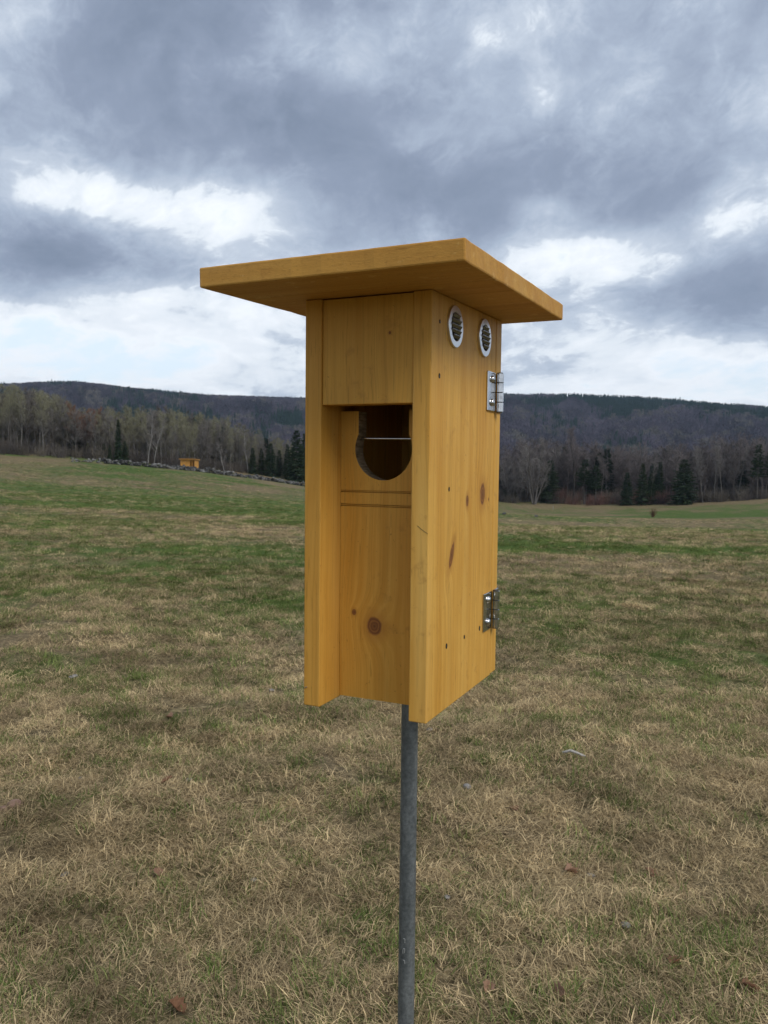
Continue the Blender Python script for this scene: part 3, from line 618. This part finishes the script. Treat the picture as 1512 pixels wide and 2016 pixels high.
# ------------------------------------------------------------------ birdhouse
YAW = R(-25.021); CX, CYc, CZ = .0437, .7765, -.2571 + CAM_H          # front bottom corner between the two seen faces
PU, PV = -.0675, .118                                                # pole position under the floor
Hh, Dd, Wd, Tt, SL, REC = .4235, .2298, .140, .0192, .0301, .0434
cyw, syw = math.cos(YAW), math.sin(YAW)
bx_, by_ = CX + PU * cyw - PV * syw, CYc + PU * syw + PV * cyw
bird = bpy.data.objects.new('birdhouse', None); C.objects.link(bird); gz = hz(bx_, by_)
bird.location = (bx_, by_, gz); bird.rotation_euler = (0, 0, YAW); bird.empty_display_size = .1
tag(bird, 'honey stained wooden birdhouse with wide flat roof on a grey metal pole', 'birdhouse')
Z0 = CZ - gz
def L3(u, v, w_): return (u - PU, v - PV, w_ + Z0)
def board(name, mat, u0, u1, v0, v1, w0, w1, bevel=.0012, slope_top=False, parent=bird):
    b_ = MB(); p = L3(u0, v0, w0); q_ = L3(u1, v1, w1); b_.box(p[0], q_[0], p[1], q_[1], p[2], q_[2])
    if slope_top:
        for i in (4, 5): b_.v[i].z = Z0 + Hh + SL * v0 - .0003
        for i in (6, 7): b_.v[i].z = Z0 + Hh + SL * v1 - .0003
    return b_.build(name, mat, parent, bevel=bevel)
def kn(v, w_, r_, st=1.3, sl=0.0): return (w_ + Z0, v - PV, r_, st, sl)
def knf(u, w_, r_, st=1.2, sl=0.0): return (w_ + Z0, u - PU, r_, st, sl)
W_side = wood('pine_side', 2, 1, [kn(.0655, .1613, .0055, 2.4, .40), kn(.1658, .2222, .0085, 1.5), kn(.1125, .2165, .0042, 1.5), kn(.1893, .2154, .0020, .8)], seed=1.3)
W_left = wood('pine_far_side', 2, 1, [], light=(.62, .335, .062), dark=(.50, .238, .031), seed=5.7)
W_up = wood('pine_upper_front', 2, 0, [knf(-.045, .385, .0014)], light=(.60, .32, .052), dark=(.50, .245, .034), seed=9.1)
W_low = wood('pine_entrance', 2, 0, [knf(-.0784, .0823, .0088, 1.15), knf(-.103, .0955, .0026)], light=(.64, .345, .058), dark=(.52, .245, .029), seed=12.4)
W_back = wood('pine_back', 2, 1, [], seed=17.0)
W_roof = wood('pine_roof', 0, 1, [], light=(.53, .285, .056), dark=(.44, .21, .034), seed=21.5, rough=.6, coarse=True)
W_raw, n = material('bare_cut_wood')
co = n.obj(); n.surface(n.ramp(n.noise(n.vm('MULTIPLY', co, (400, 60, 400)), 1.0, 3, .6), [(.35, (.16, .11, .06)), (.65, (.36, .28, .18))]), .85, normal=n.bump(n.noise(co, 500, 3, .6), .5, .001), spec=.2)
side = board('side_panel', W_side, -Tt, 0, 0, .2075, 0, Hh, slope_top=True)
left_side = board('side_panel', W_left, -Wd, -Wd + Tt, 0, .2075, 0, Hh, slope_top=True)
back = board('back_panel', W_back, -Wd, 0, .2083, Dd, .001, Hh, slope_top=True)
board('front_panel', W_up, -Wd + Tt + .0003, -Tt - .0003, .0022, .0212, .3158, Hh - .0012, .0008)
board('floor_panel', W_raw, -Wd + Tt + .0003, -Tt - .0003, REC + .0195, .2078, .006, .025, 0)
# entrance panel: round hole with an open neck at the top and two saw kerfs across
e = MB(); ul, ur = -Wd + Tt + .0004, -Tt - .0004; hc, hw, hr = -.0702, .2716, .0330; nk = .0292; top = .3118
wj = .2340; prof = [(0, .0022)]
kerf = [(.2252, .2282), (.2103, .2135)]; kd_ = .0028
prof = [(0, .0022), (0, .2103), (kd_, .2103), (kd_, .2113), (0, .2113), (0, .2120), (kd_, .2120), (kd_, .2130), (0, .2130), (0, .2252), (kd_, .2252), (kd_, .2263), (0, .2263), (0, .2269), (kd_ * .6, .2269), (kd_ * .6, .2278), (0, .2278), (0, wj)]
bk = .0190
k0 = len(e.v); npf = len(prof)
for u in (ul, ur):
    for dv, w_ in prof: e.v.append(Vector(L3(u, REC + dv, w_)))
    e.v.append(Vector(L3(u, REC + bk, wj))); e.v.append(Vector(L3(u, REC + bk, .0022)))
nn = npf + 2
for i in range(nn):
    if i == npf - 1: continue
    j = (i + 1) % nn; e.f.append((k0 + i, k0 + j, k0 + nn + j, k0 + nn + i))
e.f.append(tuple(range(k0, k0 + nn))); e.f.append(tuple(range(k0 + nn, k0 + 2 * nn))[::-1])
a0 = math.acos(nk / hr); outl = [(ul, wj), (ul, top), (hc - nk, top)]
for i in range(41):
    t = math.pi - a0 + (math.pi + 2 * a0) * i / 40; outl.append((hc + hr * math.cos(t), hw + hr * math.sin(t)))
outl += [(hc + nk, top), (ur, top), (ur, wj)]
no = len(outl); k1 = len(e.v)
for dv in (0, bk):
    for u, w_ in outl: e.v.append(Vector(L3(u, REC + dv, w_)))
e.f.append(tuple(range(k1, k1 + no))); e.f.append(tuple(range(k1 + no, k1 + 2 * no))[::-1]); cut0 = len(e.f)
for i in range(no - 1): e.f.append((k1 + i, k1 + no + i, k1 + no + i + 1, k1 + i + 1))
me = bpy.data.meshes.new('entrance_panel'); me.from_pydata([tuple(p) for p in e.v], [], e.f); me.materials.append(W_low); me.materials.append(W_raw)
for i in range(cut0 + 1, cut0 + no - 2): me.polygons[i].material_index = 1
bm = bmesh.new(); bm.from_mesh(me); bmesh.ops.remove_doubles(bm, verts=bm.verts, dist=1e-5); bmesh.ops.triangulate(bm, faces=[f for f in bm.faces if len(f.verts) > 4]); bmesh.ops.recalc_face_normals(bm, faces=bm.faces); bm.to_mesh(me); bm.free()
ent = link('entrance_panel', me, bird)
M_steel, n = material('stainless_steel')
co = n.obj(); nz = n.noise(n.vm('MULTIPLY', co, (300, 300, 2500)), 1.0, 3, .6); n.surface(n.ramp(n.noise(co, 120, 3, .6), [(.3, (.48, .48, .48)), (.7, (.66, .66, .66))]), n.m('ADD', .06, n.m('MULTIPLY', nz, .16)), 1.0)
M_rim, n = material('brushed_steel'); n.surface((.70, .70, .70), .30, 1.0)
M_slat, n = material('shaded_steel'); n.surface((.17, .155, .145), .25, 1.0)  # louvres' dark reflection put into the steel's base colour
M_dull, n = material('dark_steel'); n.surface((.10, .10, .10), .45, 1.0)
M_black, n = material('dark_hole'); n.surface((.012, .008, .005), .9)
b_ = MB(); b_.tube([L3(-.1028, REC + .0098, .2832), L3(-.0375, REC + .0098, .2826)], [.00115] * 2, 10); b_.build('entrance_wire', M_steel, bird, True)
b_ = MB(); b_.tube([L3(-.1034, REC + .0098, .2832), L3(-.1014, REC + .0098, .2832)], [.0021] * 2, 10); b_.build('wire_hole_shade', M_black, bird)  # black plug painting the shade inside the hole around the wire
# roof
n_ = math.sqrt(1 + SL * SL); b_ = MB()
def RF(u, s_, h_): return L3(u, s_ / n_ - h_ * SL / n_, Hh + s_ * SL / n_ + h_ / n_)
ru0, ru1, rf, rb, rt_ = -Wd - .0568, .0682, -.0998, .2555, .0188
q = random.Random(9)
def edge_pts(n2, a_, b2_): return [(a_[0] + (b2_[0] - a_[0]) * i / n2, a_[1] + (b2_[1] - a_[1]) * i / n2) for i in range(n2)]
ol_ = edge_pts(26, (ru0, rf), (ru1, rf)) + edge_pts(20, (ru1, rf), (ru1, rb)) + edge_pts(26, (ru1, rb), (ru0, rb)) + edge_pts(20, (ru0, rb), (ru0, rf))
ol_ = [(u + q.gauss(0, .00030), s_ + q.gauss(0, .00030)) for u, s_ in ol_]
b_.prism(ol_, lambda u, s_: RF(u, s_, 0), lambda u, s_: RF(u, s_, rt_)); roof = b_.build('roof', W_roof, bird, bevel=.0016)
# vents
def vent(v, w_):
    p0 = Vector(L3(0, v, w_)); t = bpy.data.objects.new('vent', None); C.objects.link(t); t.parent = bird; t.location = p0; t.empty_display_size = .02
    rim = MB(); prf = [(.0213, .0), (.0213, .0021), (.0208, .0026), (.0150, .0027), (.0144, .0022), (.0144, .0004)]; ns = 64
    for r_, x_ in prf:
        for i in range(ns): a_ = 2 * math.pi * i / ns; rim.v.append(Vector((x_, r_ * math.cos(a_), r_ * math.sin(a_))))
    for j in range(len(prf) - 1): rim.quadring(j * ns, (j + 1) * ns, ns)
    rim.build('rim', M_rim, t)
    bk_ = MB(); bk_.v.append(Vector((.0005, 0, 0)))
    for i in range(ns): a_ = 2 * math.pi * i / ns; bk_.v.append(Vector((.0005, .0152 * math.cos(a_), .0152 * math.sin(a_))))
    bk_.f = [(0, 1 + i, 1 + (i + 1) % ns) for i in range(ns)]; bk_.build('shade_disc', M_black, t)  # black disc added to paint the dark inside the vent opening
    for i in range(5):
        zc_ = .0104 - i * .0052; hl = math.sqrt(max(.0146 ** 2 - (abs(zc_) + .0006) ** 2, .00003)) * .97; s_ = MB()
        pr_ = [(.0032, .0019), (.0042, .0018), (.0042, .0011), (.0022, -.0016), (.0014, -.0014)]
        s_.prism([(x_, zc_ + z_) for x_, z_ in pr_], lambda x_, z_: (x_, -hl, z_), lambda x_, z_: (x_, hl, z_)); s_.build('louvre', M_slat, t)
    return t
vent(.0618, .3974); vent(.1590, .4000)
# hinges
def hinge(w0, w1, stamp):
    t = bpy.data.objects.new('hinge', None); C.objects.link(t); t.parent = bird; t.location = L3(0, .2085, (w0 + w1) / 2); t.empty_display_size = .02; hh_ = (w1 - w0) / 2
    lf_ = MB(); lf_.box(.0002, .0022, -.0355, -.0062, -hh_, hh_); lf_.build('leaf_plate', M_steel, t, bevel=.0009)
    bl_ = MB(); bl_.box(.0002, .0022, .0042, .0208, -hh_, hh_); bl_.build('leaf_plate', M_steel, t, bevel=.0007)
    kr = .0048; kx, kyv = .0054, -.0010; step = 2 * hh_ / 4
    for i in range(4):
        k_ = MB(); z0_ = -hh_ + i * step + .0006; z1_ = z0_ + step - .0012; c_ = .0006
        k_.tube([(kx, kyv, z0_), (kx, kyv, z1_)], [kr, kr], 28); o = k_.build('knuckle', M_steel, t, True)
        o.data.polygons.foreach_set('use_smooth', [len(p_.vertices) == 4 for p_ in o.data.polygons])
    k_ = MB(); k_.tube([(kx, kyv, -hh_ - .0006), (kx, kyv, hh_ + .0006)], [.0036] * 2, 16); k_.build('pin', M_dull, t)
    for zz in (-hh_ * .56, hh_ * .62):
        for (px_, py_, ax_) in ((.0021, -.0205, 0), (.0021, .0135, 0)):
            s_ = MB(); pr_ = [(.0044, 0), (.0043, .0010), (.0036, .0023), (.0022, .0031), (.0008, .0034)]; ns = 20
            for r_, h_ in pr_:
                for i in range(ns):
                    a_ = 6.28318 * i / ns; c2, s2 = r_ * math.cos(a_), r_ * math.sin(a_); s_.v.append(Vector((px_ + h_, py_ + c2, zz + s2)) if ax_ == 0 else Vector((px_ + c2, py_ + h_, zz + s2)))
            for j in range(len(pr_) - 1): s_.quadring(j * ns, (j + 1) * ns, ns)
            s_.f.append(tuple(range(4 * ns, 5 * ns))); s_.build('screw', M_steel, t, True)
    mk = MB()                                                      # faint maker's stamp on two knuckles
    for base in stamp:
        for zo, ln in ((0, .0034), (.0012, .0024), (.0024, .0034)):
            for i in range(2):
                a_ = -1.15 + .32 * i; rr_ = kr + .00008
                mk.tube([(kx + rr_ * math.cos(a_), kyv + rr_ * math.sin(a_), base + zo), (kx + rr_ * math.cos(a_ + .26), kyv + rr_ * math.sin(a_ + .26), base + zo)], [.00016] * 2, 4)
    mk.build('stamped_mark', M_black, t)
hinge(.3190, .3650, [-.0075]); hinge(.0590, .1045, [-.0085, .0135])
# nails set in the side panel
for v, w_ in ((.0215, .3962), (.0223, .3434), (.0546, .2308), (.0543, .067), (.1101, .0658), (.1635, .0657)):
    x_, y_, z_ = L3(0, v, w_); hole = MB(); hole.tube([(x_ - .002, y_, z_), (x_ + .00015, y_, z_)], [.0018 + .0009 * q.random()] * 2, 14)
    for p in hole.v: p.z = z_ + (p.z - z_) * 1.15
    hole.build('nail_hole_shade', M_black, side)  # solid black plug: the dark of the sunken hole given as colour
    hd = MB(); hd.tube([(x_ - .001, y_ + .0003, z_ - .0004), (x_ + .00045, y_ + .0003, z_ - .0004)], [.0014, .0011], 10); hd.build('nail_head', M_dull, side)
x_, y_, z_ = L3(-.1367, 0, .0194); hd = MB(); hd.tube([(x_ - .0018, y_ - .0006, z_ - .0006), (x_ + .0012, y_ - .0006, z_ + .0008)], [.0006, .0006], 6); hd.build('wood_splinter', W_raw, left_side)
x_, y_, z_ = L3(-.0073, .0, .1915); hd = MB(); hd.tube([(x_ - .0045, y_ - .0001, z_ + .0045), (x_, y_ - .0001, z_ + .001), (x_ + .0065, y_ - .0001, z_ - .003)], [.0002] * 3, 5); hd.build('scratch', M_black, side)
# pole
M_zinc, n = material('galvanised_pipe')
co = n.obj(); sp = n.noise(co, 260, 4, .7); bl = n.noise(n.vm('MULTIPLY', co, (40, 40, 9)), 1.0, 3, .6)
n.surface(n.mix(n.smooth(bl, .4, .65), n.ramp(sp, [(.35, (.085, .098, .105)), (.7, (.16, .18, .19))]), n.ramp(sp, [(.35, (.14, .158, .168)), (.7, (.28, .305, .32))])), n.m('ADD', .34, n.m('MULTIPLY', sp, .25)), .55, normal=n.bump(sp, .25, .0006))
b_ = MB(); b_.tube([(0, 0, -.35), (0, 0, Z0 + .0062)], [.0097] * 2, 40); pole = b_.build('pole', M_zinc, bird, True)
pole.data.polygons.foreach_set('use_smooth', [len(p_.vertices) == 4 for p_ in pole.data.polygons])
M_etch, n = material('stamp_metal'); n.surface((.62, .64, .64), .5, .6)
ph = math.atan2(-(by_) , -(bx_)) - YAW - .35; mk = MB(); zb = 1.015 - .0
def onpole(da, z_): return (.00985 * math.cos(ph + da), .00985 * math.sin(ph + da), z_)
for (a1, z1), (a2, z2) in (((-.12, .012), (.12, .012)), ((.12, .012), (.12, .007)), ((-.12, .000), (.10, .000)), ((-.12, -.001), (-.12, -.006)), ((.10, .0), (.10, -.005)), ((-.12, -.014), (.08, -.014)), ((.08, -.014), (.14, -.018))):
    mk.tube([onpole(a1, zb + z1), onpole(a2, zb + z2)], [.00028] * 2, 4)
mk.build('stamped_mark', M_etch, pole)

# ------------------------------------------------------------------ little wooden shed by the wall
W_shed = wood('shed_pine', 2, 0, [], light=(.58, .30, .065), dark=(.44, .20, .035), seed=31)
SD = 139.5; sx_ = (373 - 756) / FPX * SD; shed = bpy.data.objects.new('garden_shed', None); C.objects.link(shed); shed.location = (sx_, SD, hz(sx_, SD) + .05); shed.rotation_euler = (0, 0, R(-8))
tag(shed, 'small honey coloured wooden shed with open front behind the stone wall', 'shed')
def sp(name, mat, *a):
    o_ = MB(); o_.box(*a); return o_.build(name, mat, shed, bevel=.01)
sp('floor', W_shed, -1.3, 1.3, -.9, .9, .0, .10)
for x_ in (-1.3, -.60, .30, .72, 1.18): sp('post', W_shed, x_, x_ + .12, -.90, -.78, .10, 1.62)
for x_ in (-1.3, 1.18): sp('post', W_shed, x_, x_ + .12, .78, .9, .10, 1.45)
for i in range(6): sp('plank', W_shed, -1.17 + i * .242, -1.17 + i * .242 + .232, -.86 + (i % 2) * .006, -.83 + (i % 2) * .006, .12, 1.60)
for i in range(9): sp('plank', W_shed, -1.16 + i * .26, -1.16 + i * .26 + .25, .82, .85, .12, 1.48)
for s_ in (-1, 1):
    for i in range(6): sp('plank', W_shed, s_ * 1.25 - .015, s_ * 1.25 + .015, -.76 + i * .255, -.76 + i * .255 + .245, .12, 1.5)
sp('rail', W_shed, -1.3, 1.3, -.93, -.903, 1.50, 1.62); sp('rail', W_shed, .32, 1.3, -.93, -.903, .12, .26)
rf_ = MB(); rf_.box(-1.5, 1.5, -1.2, 1.15, 0, .11)
for p in rf_.v: p.z += 1.66 - (p.y + 1.2) * .055
rf_.build('roof', W_shed, shed, bevel=.01)

# ------------------------------------------------------------------ small things lying on the field
def ground_at(px, py):
    d_ = fw + r2 * ((px - 756) / FPX) - u2 * ((py - 1008) / FPX); lo, hi = .5, 260.0
    for i in range(200):
        t_ = .5 * 1.032 ** i; p_ = Vector((0, 0, CAM_H)) + d_ * t_
        if p_.z < hz(p_.x, p_.y): hi = t_; lo = t_ / 1.032; break
    for i in range(24):
        t_ = (lo + hi) / 2; p_ = Vector((0, 0, CAM_H)) + d_ * t_
        if p_.z < hz(p_.x, p_.y): hi = t_
        else: lo = t_
    return Vector((p_.x, p_.y, hz(p_.x, p_.y)))
M_leaf, n = material('dead_leaf'); co = n.obj(); oi = n.add('ShaderNodeObjectInfo').outputs['Random']
n.surface(n.mix(oi, n.ramp(n.noise(co, 60, 4, .6), [(.3, (.085, .038, .018)), (.7, (.19, .095, .050))]), (.24, .14, .09)), .75, spec=.25)
M_pebble, n = material('pale_stone'); co = n.obj(); n.surface(n.ramp(n.noise(co, 40, 4, .6), [(.3, (.15, .14, .13)), (.7, (.30, .28, .26))]), .85, spec=.25)
M_pink, n = material('pinkish_stone'); co = n.obj(); n.surface(n.ramp(n.noise(co, 35, 4, .6), [(.3, (.14, .085, .062)), (.7, (.27, .175, .135))]), .85, spec=.25)
M_twig, n = material('bleached_twig'); co = n.obj(); n.surface(n.ramp(n.noise(co, 80, 3, .6), [(.3, (.28, .255, .23)), (.7, (.48, .45, .41))]), .8, spec=.2)
def leaf(px, py, size, label, seed, mat=M_leaf):
    q_ = random.Random(seed); p = ground_at(px, py); B = MB(); n1_, n2_ = 9, 5; curl = q_.uniform(.5, 1.3); bend = q_.uniform(-.5, .8)
    for i in range(n1_):
        t_ = i / (n1_ - 1); wd = math.sin(math.pi * min(1, t_ * .92 + .05)) ** .7 * .42 * (1 + .22 * math.sin(t_ * 19))
        for j in range(n2_):
            s_ = (j / (n2_ - 1) - .5) * 2; B.v.append(Vector(((t_ - .5), s_ * wd, abs(s_) ** 1.5 * curl * wd + bend * (t_ - .5) ** 2 + q_.gauss(0, .012))) * size)
    for i in range(n1_ - 1):
        for j in range(n2_ - 1): k = i * n2_ + j; B.f.append((k, k + 1, k + n2_ + 1, k + n2_))
    B.tube([Vector((-.5, 0, 0)) * size, Vector((-.72, .05, .06)) * size], [.012 * size, .008 * size], 4)
    o = B.build('fallen_leaf', mat, None, True); sm = o.modifiers.new('thick', 'SOLIDIFY'); sm.thickness = .0006
    o.location = p + Vector((0, 0, .022)); o.rotation_euler = (q_.gauss(0, .3), q_.gauss(0, .3), q_.uniform(0, 6.28)); return tag(o, label, 'leaf')
def pebble(px, py, size, label, seed, mat=M_pebble, flat=.6, name='field_stone', lift=.022):
    q_ = random.Random(seed); p = ground_at(px, py); bm = bmesh.new(); bmesh.ops.create_icosphere(bm, subdivisions=3, radius=1)
    off = [Vector((q_.gauss(0, 1), q_.gauss(0, 1), q_.gauss(0, 1))).normalized() for _ in range(7)]; am = [q_.uniform(.72, .95) for _ in off]
    for v_ in bm.verts:
        for o_, a_ in zip(off, am):
            dd = v_.co.dot(o_)
            if dd > a_: v_.co -= o_ * (dd - a_) * .8
        v_.co = Vector((v_.co.x * size * q_.uniform(.99, 1.01), v_.co.y * size * .72, v_.co.z * size * flat))
    me_ = bpy.data.meshes.new(name); bm.to_mesh(me_); bm.free(); me_.materials.append(mat); me_.polygons.foreach_set('use_smooth', [True] * len(me_.polygons))
    o = link(name, me_, None, p + Vector((0, 0, lift)), (q_.gauss(0, .15), q_.gauss(0, .15), q_.uniform(0, 6.28))); return tag(o, label, 'stone')
pebble(6, 1598, .026, 'pale pinkish stone lying against a redder stone in the dead grass', 1, M_pink, .7, lift=.008); pebble(29, 1590, .034, 'reddish stone touching a paler pinkish stone in the dead grass', 2, M_pink, .8, lift=.010)
pebble(920, 1558, .024, 'rounded pale grey stone in the grass beyond the pole', 3)
for k, (px_, py_, s_) in enumerate([(372, 1540, .018), (500, 1738, .016), (127, 1728, .018), (160, 1537, .018), (1232, 1828, .018), (1162, 1730, .020), (880, 1772, .014), (535, 1362, .03), (145, 1335, .035), (845, 1440, .022)]):
    o = pebble(px_, py_, s_, 'tiny pale grey stone chip half sunk in the dead grass', 30 + k, flat=.4, lift=.012); o['group'] = 'stone chips in the grass'
for px_, py_, s_, lb, sd_ in [(1475, 1960, .055, 'dark rust brown curled leaf by a green tuft'  , 11), (1103, 1970, .050, 'dark brown leaf caught on edge in the dead grass beside the pole', 12), (1330, 1908, .050, 'dull brown leaf lying flat in the dead grass', 13), (1012, 1603, .050, 'reddish brown leaf beyond the pale grey stone', 14),
                             (1122, 1727, .050, 'russet leaf next to a pale chip in flattened grass', 15), (1278, 1730, .050, 'brown leaf in grass past the flattened russet leaf', 16), (345, 2000, .055, 'brown leaf with upturned edges among long dead blades', 17), (330, 1546, .055, 'pinkish tan leaf beside a pale chip', 18), (335, 1420, .055, 'dark brown leaf at the rim of a green patch', 19), (960, 1960, .04, 'small dark leaf tucked under dead grass near the pole', 20), (310, 1730, .045, 'small dark reddish leaf in a hollow of the grass', 21)]:
    leaf(px_, py_, s_, lb, sd_)
p = ground_at(1132, 1498); B = MB(); B.tube([Vector((-.055, .04, .03)), Vector((-.02, .012, .05)), Vector((.01, -.01, .045)), Vector((.05, -.012, .03))], [.006, .0075, .007, .004], 8); B.tube([Vector((.01, -.01, .045)), Vector((.03, -.035, .04))], [.005, .003], 6)
o = B.build('broken_twig', M_twig, None, True); o.location = p; tag(o, 'short bleached crooked twig lying on the dead grass', 'twig')
# far field: boulders, a marker stake and a small red bush
for px_, py_, s_, lb in [(1056, 1018, .34, 'pale boulder at the edge of a tan patch below the fanning tree'), (992, 1013, .30, 'pale boulder lying in green grass below the fanning trees'), (1006, 987, .9, 'low grey boulder under the fanning trees'), (1040, 988, .7, 'smaller grey boulder at the stems of the big fanning tree')]:
    pebble(px_, py_, s_, lb, int(px_), M_stone, .6, 'boulder', .1)
p = ground_at(1089, 1004); B = MB(); B.tube([Vector((0, 0, -.1)), Vector((0, 0, .95)), Vector((0, 0, 1.0))], [.05, .05, .02], 8); o = B.build('marker_stake', M_twig, None); o.location = p; tag(o, 'short white marker stake standing in the low field', 'stake')
bmat, n = material('red_bush_twig'); n.surface((.16, .085, .055), .9, spec=.1)
p = ground_at(1285, 1018); q = random.Random(6); B = MB()
for i in range(150):
    a = q.uniform(0, 6.28); st = Vector((math.cos(a), math.sin(a), 0)) * q.uniform(0, .25); e_ = st + Vector((q.gauss(0, .45), q.gauss(0, .45), q.uniform(.7, 1.9))); B.tube([st, st.lerp(e_, .5) + Vector((q.gauss(0, .06), q.gauss(0, .06), .1)), e_], [.014, .010, .004], 3, False)
o = B.build('bush', bmat, None); o.location = p; tag(o, 'small reddish brown leafless bush alone in the low field', 'bush')

# ------------------------------------------------------------------ the air over the valley
HAZE = True
if HAZE:
    B = MB(); B.box(-2600, 2600, -300, 3200, -140, 330); mt, n = material('valley_air')
    pv = n.add('ShaderNodeVolumePrincipled'); pv.inputs['Color'].default_value = (.56, .76, 1, 1); pv.inputs['Density'].default_value = .00009; pv.inputs['Anisotropy'].default_value = .2
    o_ = n.add('ShaderNodeOutputMaterial'); n.t.links.new(pv.outputs[0], o_.inputs['Volume'])
    hz_o = B.build('haze', mt); hz_o['kind'] = 'stuff'; hz_o['label'] = 'thin bluish air between the field and the hills'; hz_o['category'] = 'haze'
